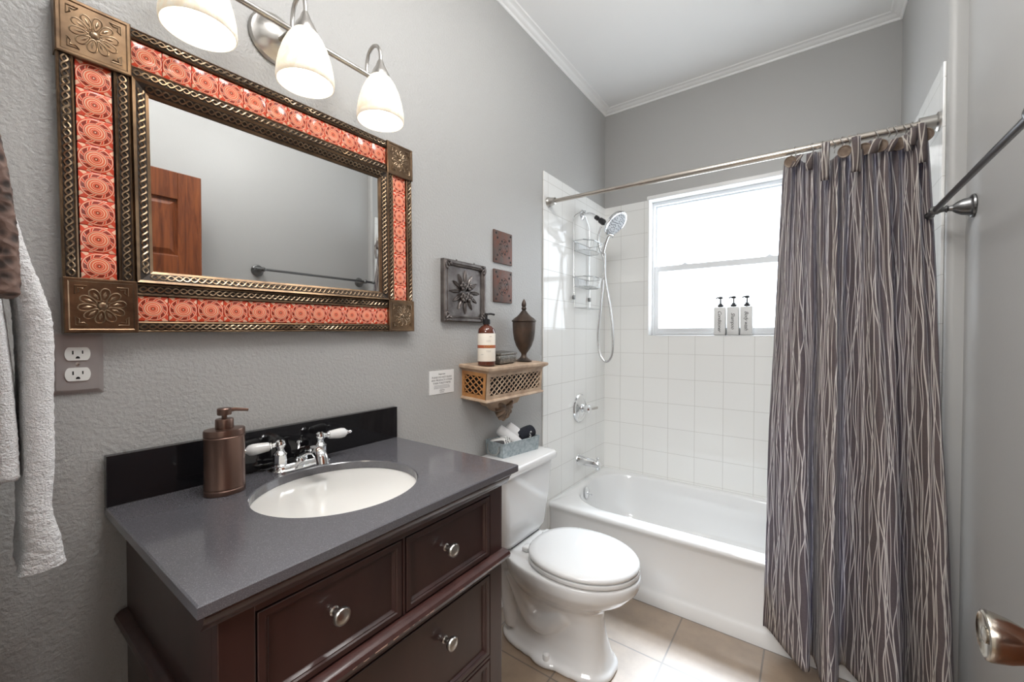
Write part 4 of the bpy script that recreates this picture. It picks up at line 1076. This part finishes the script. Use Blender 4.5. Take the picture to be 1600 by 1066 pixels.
# inner sloping frame, four mitred sides
IX, IY = HWm - CP + 0.0005, HHm - CP + 0.0005
def quad_side(a, b_, c, d, nm_):
    mb = MB()
    top_ = [a, b_, c, d]; lo = [(p[0], p[1], 0.018) for p in top_]
    mb.loft([lo, top_]); return mb.build(nm_, M['bronze'], mir, smooth=False)
zo, zi = 0.034, 0.022
def groove_quad(a, b_, c, d, o):
    f1, f2 = 0.20, 0.80
    A, B, C_, D_ = [Vector(p) for p in (a, b_, c, d)]
    p = [A.lerp(D_, f1), B.lerp(C_, f1), B.lerp(C_, f2), A.lerp(D_, f2)]
    up_ = Vector((0, 0, 0.0003))
    MB().loft([[tuple(q - Vector((0, 0, 0.0004))) for q in p], [tuple(q + up_) for q in p]]).build('groove', M['bronze_groove'], o, smooth=False)
for s_ in (-1, 1):
    o = quad_side((-IX, s_ * IY, zo), (IX, s_ * IY, zo), (GX, s_ * GY, zi), (-GX, s_ * GY, zi), 'inner_frame')
    groove_quad((-IX, s_ * IY, zo), (IX, s_ * IY, zo), (GX, s_ * GY, zi), (-GX, s_ * GY, zi), o)
    mb = MB(); braid(mb, -GX - 0.006, s_ * (GY + IY) / 2, 2 * GX + 0.012, True, (zo + zi) / 2 + 0.0006, amp=0.0050, per=0.027, slope=s_ * (zo - zi) / (IY - GY)); mb.build('braid', M['bronze_dark'], o)
    o = quad_side((s_ * IX, -IY, zo), (s_ * IX, IY, zo), (s_ * GX, GY, zi), (s_ * GX, -GY, zi), 'inner_frame')
    groove_quad((s_ * IX, -IY, zo), (s_ * IX, IY, zo), (s_ * GX, GY, zi), (s_ * GX, -GY, zi), o)
    mb = MB(); braid(mb, s_ * (GX + IX) / 2, -GY - 0.006, 2 * GY + 0.012, False, (zo + zi) / 2 + 0.0006, amp=0.0050, per=0.027, slope=s_ * (zo - zi) / (IX - GX)); mb.build('braid', M['bronze_dark'], o)
# tiles
ts = 0.0505
tme = None
def put_tile(x_, y_, sx=1, sy=1):
    global tme
    if tme is None:
        mb = MB(); mb.box((-0.0250, -0.0257, 0), (0.0250, 0.0257, 0.006), 0.0012)
        o = mb.build('tile', M['redtile'], mir); tme = o
    else:
        o = tme.copy(); COL.objects.link(o); o.parent = mir
    o.location = (x_, y_, 0.0145); o.scale = (sx, sy, 1); return o
for s_ in (-1, 1):
    nh = 12
    for i in range(nh): put_tile(-Lh / 2 + (i + 0.5) * Lh / nh, s_ * (HHm - 0.0495), Lh / nh / 0.0508, 1.0)
    nv_ = 8
    for i in range(nv_): put_tile(s_ * (HWm - 0.0500), -Lv / 2 + (i + 0.5) * Lv / nv_, 1.0, Lv / nv_ / 0.0522)
# corner plates
for sx in (-1, 1):
    for sy in (-1, 1):
        cx_, cy_ = sx * (HWm - CP / 2), sy * (HHm - CP / 2)
        mb = MB(); h = CP / 2 + 0.0005
        def sqr(g, z): return [(cx_ - h + g, cy_ - h + g, z), (cx_ + h - g, cy_ - h + g, z), (cx_ + h - g, cy_ + h - g, z), (cx_ - h + g, cy_ + h - g, z)]
        mb.loft([sqr(0, 0.001), sqr(0, 0.030), sqr(0.002, 0.032), sqr(0.006, 0.032), sqr(0.008, 0.0305), sqr(0.02, 0.0305)])
        pl = mb.build('corner_plate', M['bronze'], mir, smooth=False)
        mb = MB()
        for k in range(10):
            a = 2 * PI * k / 10 + 0.15
            u_ = Vector((math.cos(a), math.sin(a), 0)); w_ = Vector((-math.sin(a), math.cos(a), 0))
            cc = Vector((cx_, cy_, 0.0305))
            pts = []
            for q in range(16):
                b_ = 2 * PI * q / 16
                rr_ = 0.0125 * math.cos(b_); tt_ = 0.0062 * math.sin(b_) * (1.05 + 0.35 * math.cos(b_))
                pts.append(cc + u_ * (0.0215 + rr_) + w_ * tt_)
            mb.tube(pts, 0.0013, 5, closed=True)
            p_ = [cc + u_ * 0.0125 , cc + u_ * 0.021 + w_ * 0.0028, cc + u_ * 0.0285, cc + u_ * 0.021 - w_ * 0.0028]
            mb.loft([[tuple(x_) for x_ in p_], [tuple(cc + u_ * 0.0175 + Vector((0, 0, 0.0018)) + (x_ - (cc + u_ * 0.0175)) * 0.1) for x_ in p_]])
        mb.ellipsoid((cx_, cy_, 0.0305), (0.0075, 0.0075, 0.003), 20, 8)
        mb.build('rosette', M['bronze_dark'], pl, angle=60)
        for ax in (-1, 1):
            for ay in (-1, 1):
                mb = MB()
                bx, by = cx_ + ax * 0.037, cy_ + ay * 0.037
                mb.tube([(bx, by - ay * 0.016, 0.031), (bx, by, 0.0312), (bx - ax * 0.016, by, 0.031), (bx - ax * 0.011, by - ay * 0.005, 0.0312), (bx - ax * 0.004, by - ay * 0.004, 0.0314), (bx - ax * 0.005, by - ay * 0.011, 0.0312)], 0.0011, 5, closed=True)
                mb.build('chevron', M['bronze_dark'], pl)

# ------------------------------------------------------------ vanity light
vl = thing('vanity_light', 'three-shade brushed nickel bar light above the mirror', 'wall light', wallL(0.512, 2.010, 0.0))
MB().lathe([(0.064, 0), (0.065, 0.004), (0.060, 0.010), (0.052, 0.013), (0.046, 0.018), (0.034, 0.026), (0.020, 0.031), (0.008, 0.033)], (0, 0.010, 0), (0, 0, 1), 40).build('canopy', M['nickel'], vl, angle=25)
MB().cyl((0, 0.0, 0.03), (0, -0.004, 0.092), 0.006).build('stem', M['nickel'], vl)
MB().lathe([(0.004, 0), (0.006, 0.002), (0.004, 0.008)], (-0.004, 0.045, 0.020), seg=14).build('canopy_screw', M['chrome'], vl)
MB().cyl((-0.262, -0.004, 0.092), (0.232, -0.004, 0.092), 0.0072, seg=18).build('bar', M['nickel'], vl)
for k in (-1, 0, 1):
    cx_ = k * 0.212
    zz = 0.155
    MB().tube(catmull([(cx_, 0.000, 0.092), (cx_, 0.025, 0.092), (cx_, 0.052, 0.102), (cx_, 0.064, 0.122), (cx_, 0.054, 0.144), (cx_, 0.030, zz), (cx_, 0.0, zz)], 6), 0.0050, 12).build('arm', M['nickel'], vl)
    MB().lathe([(0.006, 0.012), (0.009, 0.006), (0.013, -0.006), (0.021, -0.020), (0.026, -0.032), (0.027, -0.038), (0.022, -0.038)], (cx_, 0.0, zz), (0, 1, 0), 30).build('socket_cap', M['nickel'], vl, angle=50)
    pr = [(0.024, -0.034), (0.031, -0.042), (0.040, -0.056), (0.050, -0.078), (0.058, -0.105), (0.0625, -0.130), (0.0640, -0.148), (0.0630, -0.158), (0.0610, -0.159), (0.0600, -0.156), (0.0605, -0.146), (0.059, -0.130), (0.0545, -0.105), (0.0465, -0.078), (0.037, -0.057), (0.028, -0.044), (0.022, -0.037)]
    MB().lathe(pr, (cx_, 0, zz), (0, 1, 0), 40, cap=False).build('lamp_shade', M['shade'], vl, angle=80, label='cream alabaster glass shade')
    MB().lathe([(0.012, -0.045), (0.014, -0.062), (0.024, -0.082), (0.031, -0.102), (0.031, -0.118), (0.024, -0.133), (0.012, -0.141), (0.002, -0.143)], (cx_, 0, zz), (0, 1, 0), 28).build('bulb', M['bulb'], vl, angle=80)

# ------------------------------------------------------------ outlet
out_ = thing('power_outlet', 'double power outlet in a stepped grey wall plate below the mirror', 'outlet', wallL(0.1465, 1.194, 0.0))
mb = MB()
def rc(wd, hg, z): return [(-wd, -hg, z), (wd, -hg, z), (wd, hg, z), (-wd, hg, z)]
mb.loft([rc(0.036, 0.0565, 0.0), rc(0.036, 0.0565, 0.002), rc(0.0335, 0.054, 0.0022), rc(0.0335, 0.054, 0.004), rc(0.031, 0.0515, 0.0042), rc(0.031, 0.0515, 0.006), rc(0.0285, 0.049, 0.0062), rc(0.0285, 0.049, 0.0075)])
mb.build('wall_plate', M['plate_grey'], out_, smooth=False)
for s_ in (-1, 1):
    cy_ = s_ * 0.0195
    mb = MB()
    pts = []
    for i in range(40):
        a = 2 * PI * i / 40
        pts.append((max(-0.0175, min(0.0175, 0.0172 * math.copysign(abs(math.cos(a)) ** 0.7, math.cos(a)))), cy_ + max(-0.0125, min(0.0125, 0.0165 * math.sin(a)))))
    mb.prism(pts, 0.006, 0.0095)
    rc_ = mb.build('receptacle', M['outlet'], out_, angle=30)
    mb = MB(); mb.box((-0.0075, cy_ - 0.001, 0.0092), (-0.0055, cy_ + 0.006, 0.0098)); mb.box((0.0055, cy_ + 0.0, 0.0092), (0.0073, cy_ + 0.006, 0.0098))
    mb.prism([(0.003 * math.cos(PI * i / 8), cy_ - 0.009 + 0.0045 * math.sin(PI * i / 8)) for i in range(9)], 0.0092, 0.0098)
    mb.build('slots', M['dark'], rc_, smooth=False)
MB().lathe([(0.003, 0.007), (0.003, 0.0085), (0.001, 0.009)], seg=14).build('screw', M['nickel'], out_)

# ------------------------------------------------------------ towel bar and towels at the left
tb = thing('towel_bar', 'dark metal towel bar at the left edge holding two towels', 'towel bar', (0.28, 0.0, 1.47))
MB().cyl((0.04, 0.028, 1.47), (0.43, 0.028, 1.47), 0.006).build('bar', M['pewter'], tb, world=True)
for x_ in (0.04, 0.43):
    MB().lathe([(0.018, 0), (0.018, 0.004), (0.010, 0.010), (0.008, 0.022), (0.010, 0.026), (0.010, 0.037), (0.004, 0.040)], (x_, -0.004, 1.47), (0, 1, 0), 22).build('post', M['pewter'], tb, world=True)
def draped(name, label, mat, x0, x1, path, thick, cat, nz=0.004):
    P = catmull([(0, a, b_) for a, b_ in path], 8)
    mb = MB(); nU = 14
    rows = []
    for j, p in enumerate(P):
        t_ = P[min(j + 1, len(P) - 1)] - P[max(j - 1, 0)]; t_.normalize()
        nn = Vector((0, t_.z, -t_.y))
        rr_ = []
        for i in range(nU + 1):
            u_ = i / nU; x_ = x0 + (x1 - x0) * u_
            d_ = nz * noise.noise(Vector((u_ * 4, j * 0.12, 2))) 
            rr_.append(Vector((x_, p.y, p.z)) + nn * d_)
        rows.append((rr_, nn, thick(j / (len(P) - 1)) if callable(thick) else thick))
    rings = []
    for rr_, nn, th in rows:
        fr = [v_ + nn * th * (0.5 if 0 < i < nU else 0.3) for i, v_ in enumerate(rr_)]
        bk_ = [v_ - nn * th * (0.5 if 0 < i < nU else 0.3) for i, v_ in enumerate(rr_)]
        rings.append(fr + bk_[::-1])
    mb.loft(rings)
    mb.X = I4
    o = mb.build(name, mat, angle=80)
    ds = o.modifiers.new('sub', 'SUBSURF'); ds.levels = 1; ds.render_levels = 2
    tx = bpy.data.textures.new(name + '_nap', 'CLOUDS'); tx.noise_scale = 0.006
    dp = o.modifiers.new('nap', 'DISPLACE'); dp.texture = tx; dp.strength = 0.0035
    tag(o, label, cat)
    return origin(o, (x0, 0.05, 1.47))
draped('hand_towel', 'fluffy white hand towel hanging at the left edge beside the outlet', M['terry'], 0.12, 0.245,
       [(0.046, 1.04), (0.044, 1.20), (0.030, 1.40), (0.028, 1.492), (0.045, 1.44), (0.056, 1.375), (0.070, 1.315), (0.077, 1.25), (0.077, 1.10), (0.075, 1.00), (0.078, 0.94), (0.080, 0.905)],
       lambda t_: 0.024 - 0.03 * t_ if t_ < 0.36 else (0.014 + 0.016 * min(1, (t_ - 0.36) / 0.25) + (0.018 * max(0, t_ - 0.82) / 0.18)), 'towel')
draped('wash_cloth', 'brown dotted cloth folded over the bar in front of the white towel', M['brown_cloth'], 0.30, 0.385,
       [(0.012, 1.31), (0.014, 1.44), (0.028, 1.488), (0.038, 1.43), (0.041, 1.36), (0.040, 1.295)], lambda t_: 0.012 + 0.010 * t_, 'towel', 0.003)

# ------------------------------------------------------------ towel bar on the right wall
tr_ = thing('towel_bar', 'long dark pewter towel bar on the right grey wall', 'towel bar', (XR, 1.41, 1.625))
BX = 1.440
MB().cyl((BX, 1.035, 1.626), (BX, 1.795, 1.626), 0.0075, seg=20).build('bar', M['pewter'], tr_, world=True)
for yy in (1.072, 1.742):
    MB().lathe([(0.033, 0), (0.034, 0.003), (0.032, 0.007), (0.028, 0.009), (0.025, 0.013), (0.023, 0.024), (0.016, 0.036), (0.009, 0.044), (0.0075, 0.052), (0.011, 0.056), (0.0075, 0.060), (0.009, 0.068), (0.013, 0.074), (0.013, 0.086), (0.009, 0.092), (0.003, 0.094)], (XR, yy, 1.626), (-1, 0, 0), 30).build('post', M['pewter'], tr_, world=True, angle=30)
for yy, s_ in ((1.035, -1), (1.795, 1)):
    MB().lathe([(0.0075, -0.004), (0.010, 0.0), (0.007, 0.004), (0.0105, 0.009), (0.012, 0.015), (0.009, 0.021), (0.003, 0.024)], (BX, yy, 1.626), (0, s_, 0), 20).build('finial', M['pewter'], tr_, world=True, angle=35)

# ------------------------------------------------------------ wall art
def relief_plaque():
    t_ = thing('wall_plaque', 'large square embossed pewter plaque with flower relief beside the mirror', 'wall art', wallL(1.230, 1.4225, 0.0))
    hx, hy_ = 0.124, 0.120
    mb = MB()
    def q(g, z): return [(-hx + g, -hy_ + g, z), (hx - g, -hy_ + g, z), (hx - g, hy_ - g, z), (-hx + g, hy_ - g, z)]
    mb.loft([q(0, 0), q(0, 0.018), q(0.004, 0.022), q(0.012, 0.022), q(0.015, 0.019), q(0.018, 0.021), q(0.021, 0.019), q(0.024, 0.012), q(0.03, 0.012)])
    mb.build('plaque_frame', M['iron'], t_, smooth=False)
    mb = MB()
    def leaf(ang, r0, r1, wd, z=0.012, h_=0.007):
        u_ = Vector((math.cos(ang), math.sin(ang), 0)); w_ = Vector((-u_.y, u_.x, 0)); rings = []
        for k in range(9):
            t2 = k / 8; rr_ = r0 + (r1 - r0) * t2; ww = wd * math.sin(PI * (0.06 + 0.90 * t2)) ** 0.8
            c = u_ * rr_
            rings.append([tuple(c + w_ * ww * math.cos(PI * q2 / 6) + Vector((0, 0, z + h_ * math.sin(PI * q2 / 6) * (0.5 + 0.5 * math.sin(PI * t2)) - (0.003 if q2 == 3 else 0)))) for q2 in range(7)] + [tuple(c + Vector((0, 0, z - 0.001)))])
        mb.loft(rings)
    for k in range(12):
        leaf(2 * PI * k / 12 + PI / 2, 0.030, 0.088 if k % 3 == 0 else 0.080, 0.0085)
    mb.build('leaves', M['iron'], t_, angle=50)
    mb = MB()
    for (fx, fy) in ((-0.017, 0.022), (0.020, 0.024), (-0.016, -0.022), (0.019, -0.020)):
        for k in range(5):
            a = 2 * PI * k / 5 + fx * 40
            mb.ellipsoid((fx + 0.011 * math.cos(a), fy + 0.011 * math.sin(a), 0.019), (0.010, 0.007, 0.007), 12, 8, Matrix.Rotation(a, 4, 'Z'))
        mb.ellipsoid((fx, fy, 0.025), (0.005, 0.005, 0.004), 12, 8)
        pts = [(fx + (0.015) * math.cos(2 * PI * i / 20), fy + 0.015 * math.sin(2 * PI * i / 20), 0.023) for i in range(20)]
        mb.tube(pts, 0.0018, 6, closed=True)
    mb.build('flowers', M['iron'], t_, angle=50)
    mb = MB()
    for sx in (-1, 1):
        for sy in (-1, 1):
            for a0 in (0.15, 0.785, 1.42):
                a = math.atan2(-sy * math.sin(a0), -sx * math.cos(a0)); c = Vector((sx * (hx - 0.004), sy * (hy_ - 0.004), 0.021))
                d_ = Vector((math.cos(a), math.sin(a), 0))
                mb.ellipsoid(c + d_ * 0.020, (0.015, 0.0055, 0.005), 12, 8, Matrix.Rotation(a, 4, 'Z'))
            mb.ellipsoid((sx * (hx - 0.034), sy * (hy_ - 0.016), 0.022), (0.0065, 0.0065, 0.005), 12, 8)
            mb.ellipsoid((sx * (hx - 0.016), sy * (hy_ - 0.034), 0.022), (0.0065, 0.0065, 0.005), 12, 8)
    mb.build('corner_leaves', M['iron'], t_, angle=50)
    for x_ in (-0.045, 0.060):
        MB().tube([(x_, hy_ - 0.003, 0.008), (x_, hy_ + 0.006, 0.008)], 0.003, 8).build('hanging_loop', M['iron'], t_)
relief_plaque()
def rust_plate(z, label, hh_):
    t_ = thing('iron_plate', label, 'wall art', wallL(1.492, z, 0.0), 'rusty pierced iron plates on the wall')
    mb = MB(); mb.box((-0.069, -hh_, 0), (0.069, hh_, 0.008), 0.003)
    mb.build('plate', M['rust'], t_)
    mb = MB()
    pts_ = [(sx * 0.054, sy * (hh_ - 0.014)) for sx in (-1, 1) for sy in (-1, 1)] + [(sx * 0.044, sy * (hh_ - 0.034)) for sx in (-1, 1) for sy in (-1, 1)]
    for (a, b_) in pts_: mb.lathe([(0.0055, 0.0078), (0.0055, 0.0084)], (a, b_, 0), seg=12)
    for k in range(8):
        a = 2 * PI * k / 8 + PI / 8
        if k % 2: mb.lathe([(0.007, 0.0078), (0.007, 0.0084)], (0.028 * math.cos(a), 0.030 * math.sin(a), 0), seg=3)
        else: mb.lathe([(0.0055, 0.0078), (0.0055, 0.0084)], (0.028 * math.cos(a), 0.030 * math.sin(a), 0), seg=5)
    mb.build('pierced_holes', M['dark'], t_, smooth=False)
    mb = MB()
    for rr_ in (0.014, 0.038):
        mb.tube([(rr_ * math.cos(2 * PI * i / 28), rr_ * 1.05 * math.sin(2 * PI * i / 28), 0.008) for i in range(28)], 0.0016, 6, closed=True)
    for k in range(8):
        a = 2 * PI * k / 8
        mb.ellipsoid((0.021 * math.cos(a), 0.022 * math.sin(a), 0.008), (0.007, 0.003, 0.0022), 10, 6, Matrix.Rotation(a, 4, 'Z'))
    mb.build('medallion', M['rust'], t_)
rust_plate(1.647, 'upper small rusty iron plate pierced with holes', 0.073)
rust_plate(1.472, 'lower small rusty iron plate, directly above the urn', 0.074)

# sign
sg = thing('notice_card', 'small white printed notice card on the wall left of the shelf', 'sign', wallL(1.111, 1.0705, 0.0))
MB().box((-0.065, -0.0445, 0), (0.065, 0.0445, 0.0018), 0.0006).build('card', M['paper'], sg, smooth=False)
mb = MB()
def ln(s_, y_, sz, **k): mb.text(s_, sz, Matrix.Translation((0, y_, 0.0019)), ext=0.0002, **k)
ln('Important', 0.031, 0.0085)
mb.build('heading', M['ink'], sg, smooth=False)
mb = MB()
ln('PLEASE DO NOT FLUSH', 0.0185, 0.0098); ln('ANY PRODUCTS OTHER', 0.0075, 0.0098); ln('THAN TOILET PAPER', -0.0035, 0.0098)
mb.build('notice_lettering', M['ink_grey'], sg, smooth=False)
mb = MB()
for i, (w_, y_) in enumerate(((0.080, -0.0125), (0.084, -0.0175), (0.084, -0.0225), (0.022, -0.039))):
    x_ = -w_ / 2
    random.seed(i)
    while x_ < w_ / 2:
        l_ = random.uniform(0.003, 0.009); mb.box((x_, y_ - 0.0007, 0.0018), (min(x_ + l_, w_ / 2), y_ + 0.0007, 0.0021)); x_ += l_ + 0.0016
mb.build('small_print', M['ink_grey'], sg, smooth=False)
mb = MB()
mb.tube([(0.013 * math.cos(2 * PI * i / 24), -0.0315 + 0.0042 * math.sin(2 * PI * i / 24), 0.002) for i in range(24)], 0.0004, 4, closed=True)
mb.tube(catmull([(-0.009, -0.0325, 0.002), (-0.005, -0.030, 0.002), (-0.002, -0.033, 0.002), (0.003, -0.0295, 0.002), (0.006, -0.0325, 0.002), (0.009, -0.030, 0.002)], 4), 0.0005, 4)
mb.build('emblem', M['ink_grey'], sg)

# ------------------------------------------------------------ carved shelf
tilt = 4.0
SM = Matrix.Translation((0.0, 1.425, 1.135)) @ Matrix.Rotation(R(tilt), 4, 'Y')
shf = thing('wall_shelf', 'carved wooden bracket shelf with pierced lattice sides above the toilet', 'shelf', SM)
bx0, bx1, by0, by1, bz0, bz1 = 0.001, 0.138, -0.200, 0.200, -0.130, -0.026
mb = MB()
def brd(g, z): return [(0.0015, by0 - g, z), (bx1 + g, by0 - g, z), (bx1 + g, by1 + g, z), (0.0015, by1 + g, z)]
mb.loft([brd(0.002, -0.026), brd(0.004, -0.022), brd(0.010, -0.018), brd(0.015, -0.015), brd(0.018, -0.013), brd(0.019, -0.008), brd(0.018, -0.002), brd(0.015, 0.0)])
mb.build('top_board', M['shelf_wood'], shf, angle=30)
mb = MB()
mb.loft([brd(-0.003, -0.143), brd(0.006, -0.141), brd(0.009, -0.137), brd(0.006, -0.132), brd(0.0, -0.129)])
mb.build('base_moulding', M['shelf_wood'], shf, angle=30)
def lattice(L, Hh, wd, depth, mat, T, name, per):
    """pierced panel in local xy (0..L, 0..Hh) with quatrefoil-like fretwork, thickness depth"""
    b_ = 0.015
    mb = MB(); mb.X = T
    mb.box((0, 0, 0), (L, b_, depth)); mb.box((0, Hh - b_, 0), (L, Hh, depth)); mb.box((0, b_, 0), (b_ + 0.002, Hh - b_, depth)); mb.box((L - b_ - 0.002, b_, 0), (L, Hh - b_, depth))
    x0_, x1_, y0_, y1_ = b_, L - b_, b_, Hh - b_
    ny = 3.0; py = (y1_ - y0_) / ny
    def clipseg(p, q):
        (ax, ay), (bx_, by_) = p, q; t0, t1 = 0.0, 1.0; dx, dy = bx_ - ax, by_ - ay
        for pp, qq in ((-dx, ax - x0_), (dx, x1_ - ax), (-dy, ay - y0_), (dy, y1_ - ay)):
            if pp == 0:
                if qq < 0: return None
            else:
                r_ = qq / pp
                if pp < 0: t0 = max(t0, r_)
                else: t1 = min(t1, r_)
        if t0 >= t1: return None
        return (ax + t0 * dx, ay + t0 * dy), (ax + t1 * dx, ay + t1 * dy)
    slope = py / per
    k = -12
    while k < 40:
        for sgn in (1, -1):
            xs = x0_ + k * per
            p = (xs, y0_); q = (xs + sgn * (y1_ - y0_) / slope, y1_)
            c_ = clipseg(p, q)
            if c_:
                (ax, ay), (bx_, by_) = c_
                mb.tube([(ax, ay, depth * 0.6), (bx_, by_, depth * 0.6)], wd, 6)
        k += 1
    # cusps at each crossing give the fret its foil outline
    i = 0
    y_ = y0_
    while y_ <= y1_ + 1e-6:
        x_ = x0_ + (0 if i % 2 == 0 else per / 2)
        while x_ <= x1_:
            mb.lathe([(0.0038, depth * 0.25), (0.0038, depth * 0.95), (0.0028, depth)], (x_, y_, 0), seg=8)
            x_ += per
        y_ += py / 2; i += 1
    return mb.build(name, mat, shf, smooth=False)
Tf = Matrix(((0, 0, 1, bx1 - 0.008), (1, 0, 0, by0), (0, 1, 0, bz0), (0, 0, 0, 1)))
lattice(0.40, 0.104, 0.0026, 0.008, M['shelf_wood'], Tf, 'front_lattice', 0.033)
Tl = Matrix(((1, 0, 0, bx0), (0, 0, -1, by0 + 0.008), (0, 1, 0, bz0), (0, 0, 0, 1)))
lattice(0.132, 0.104, 0.0026, 0.008, M['shelf_orange'], Tl, 'side_lattice', 0.031)
Tr = Matrix(((1, 0, 0, bx0), (0, 0, 1, by1 - 0.008), (0, 1, 0, bz0), (0, 0, 0, 1)))
lattice(0.132, 0.104, 0.0026, 0.008, M['shelf_wood'], Tr, 'side_lattice', 0.031)
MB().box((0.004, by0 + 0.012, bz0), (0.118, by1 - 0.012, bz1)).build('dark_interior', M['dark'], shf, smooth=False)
# scrolled bracket below: profile across y, extruded in x
pb = [(-0.125, -0.143), (-0.125, -0.158), (-0.112, -0.162), (-0.100, -0.176), (-0.090, -0.185), (-0.060, -0.187), (-0.045, -0.205), (-0.020, -0.218), (0.020, -0.218), (0.045, -0.205), (0.060, -0.187), (0.090, -0.185), (0.100, -0.176), (0.112, -0.162), (0.125, -0.158), (0.125, -0.143)]
mb = MB(); mb.X = Matrix(((0, 0, 1, 0), (1, 0, 0, 0), (0, 1, 0, 0), (0, 0, 0, 1)))
mb.prism(pb, 0.022, 0.085)
mb.build('bracket', M['shelf_wood'], shf, smooth=False, bevel=0.004)
# shell: fan of ribs
mb = MB()
for k in range(9):
    a = R(-90 + (k - 4) * 26)
    L_ = 0.062 * (1 - 0.03 * abs(k - 4))
    d_ = Vector((0, math.cos(a), math.sin(a)))
    c0 = Vector((0.068, 0.0, -0.188))
    pts = [c0 + d_ * (L_ * t_) + Vector((0.024 * math.sin(PI * (0.15 + 0.8 * t_)), 0, 0)) for t_ in [j / 8 for j in range(9)]]
    mb.tube(pts, [0.003 + 0.0085 * (j / 8) ** 0.8 * (0.75 if j == 8 else 1) for j in range(9)], 8)
mb.ellipsoid((0.060, 0, -0.205), (0.022, 0.036, 0.036))
mb.build('carved_shell', M['shell_wood'], shf, angle=60)
def on_shelf(x, y):   # height of the shelf top at x
    return (SM @ Vector((x, y - 1.425, 0))).z
# amber bottle
ab = thing('amber_bottle', 'amber pump bottle with cream label at the left end of the carved shelf', 'bottle', (0.098, 1.262, on_shelf(0.098, 1.262) + 0.0008))
MB().lathe([(0.030, 0), (0.0345, 0.003), (0.0350, 0.008), (0.0350, 0.132), (0.032, 0.145), (0.022, 0.156), (0.013, 0.160), (0.013, 0.166)], seg=40).build('bottle_body', M['amber'], ab, angle=60)
MB().lathe([(0.0353, 0.018), (0.0356, 0.019), (0.0356, 0.127), (0.0353, 0.128)], seg=48, cap=False).build('label', M['cream'], ab, angle=60, label='cream paper label')
MB().lathe([(0.0357, 0.070), (0.0359, 0.0705), (0.0359, 0.0815), (0.0357, 0.082)], seg=48, cap=False).build('label_band', M['redband'], ab, angle=60, label='rust red band')
mb = MB()
ca = math.atan2(-1.262, 1.137 - 0.098)      # bearing of the room side
def wrap(mb, s_, size, z, off, mat_ext=0.0002):
    t2 = MB(); t2.text(s_, size, I4, ext=mat_ext)
    for v_ in t2.bm.verts:
        a = ca + off + v_.co.x / 0.036
        r_ = 0.0359 + v_.co.z + 0.0002
        v_.co = Vector((r_ * math.cos(a), r_ * math.sin(a), z + v_.co.y))
    mb.merge(t2.bm)
wrap(mb, 'COCO', 0.013, 0.0762, 0.25)
mb.build('label_letters', M['gold_ink'], ab, smooth=False)
mb = MB(); random.seed(3)
for (z_, w_, of) in ((0.100, 0.018, 0.25), (0.0955, 0.020, 0.25), (0.060, 0.020, 0.25), (0.056, 0.018, 0.25), (0.045, 0.012, -0.5), (0.116, 0.010, 0.45)):
    for k in range(5):
        a = ca + of + (-w_ / 2 + w_ * k / 5) / 0.036
        p = [(0.0360 * math.cos(a + q * 0.012), 0.0360 * math.sin(a + q * 0.012), z_) for q in range(6)]
        mb.tube(p, 0.0005, 4)
mb.build('label_print', M['ink_grey'], ab)
MB().lathe([(0.0145, 0.164), (0.0150, 0.166), (0.0150, 0.182), (0.012, 0.184), (0.006, 0.186), (0.0042, 0.188), (0.0042, 0.200), (0.0095, 0.2005), (0.0095, 0.207), (0.004, 0.209)], seg=20).tube([(0, 0, 0.205), (0.010, 0.014, 0.206), (0.018, 0.028, 0.203)], 0.004, 8).build('pump', M['black'], ab, angle=30)
# trinket box
tkx, tky = 0.075, 1.388
TB = Matrix.Translation((tkx, tky, on_shelf(tkx, tky) + 0.0012)) @ Matrix.Rotation(R(tilt), 4, 'Y') @ Matrix.Rotation(R(8), 4, 'Z')
tk_ = thing('trinket_box', 'small tarnished silver trinket box between bottle and urn', 'trinket box', TB)
MB().box((-0.036, -0.070, 0.004), (0.036, 0.070, 0.038), 0.003).build('box_body', M['tincase'], tk_)
MB().box((-0.038, -0.072, 0.0385), (0.038, 0.072, 0.048), 0.003).build('box_lid', M['tincase'], tk_)
for a in (-1, 1):
    for c in (-1, 1):
        MB().lathe([(0.004, 0), (0.005, 0.003), (0.003, 0.006)], (a * 0.028, c * 0.054, 0), seg=10).build('foot', M['tincase'], tk_)
# urn
ux, uy = 0.078, 1.556
un = thing('urn', 'dark hammered metal urn with pointed lid on the right of the shelf', 'urn', (ux, uy, on_shelf(ux, uy) + 0.0015))
MB().lathe([(0.036, 0), (0.037, 0.003), (0.030, 0.007), (0.020, 0.014), (0.013, 0.024), (0.012, 0.032), (0.015, 0.038), (0.024, 0.050), (0.036, 0.070), (0.046, 0.100), (0.0505, 0.130), (0.0525, 0.165), (0.053, 0.178), (0.050, 0.180)], seg=44).build('urn_body', M['urn'], un, angle=50)
MB().lathe([(0.054, 0.180), (0.0565, 0.182), (0.0565, 0.187), (0.053, 0.189), (0.046, 0.196), (0.032, 0.206), (0.020, 0.218), (0.013, 0.228), (0.008, 0.233), (0.011, 0.238), (0.012, 0.243), (0.008, 0.248), (0.011, 0.254), (0.011, 0.262), (0.008, 0.272), (0.003, 0.282), (0.0005, 0.285)], seg=44).build('urn_lid', M['urn'], un, angle=50)
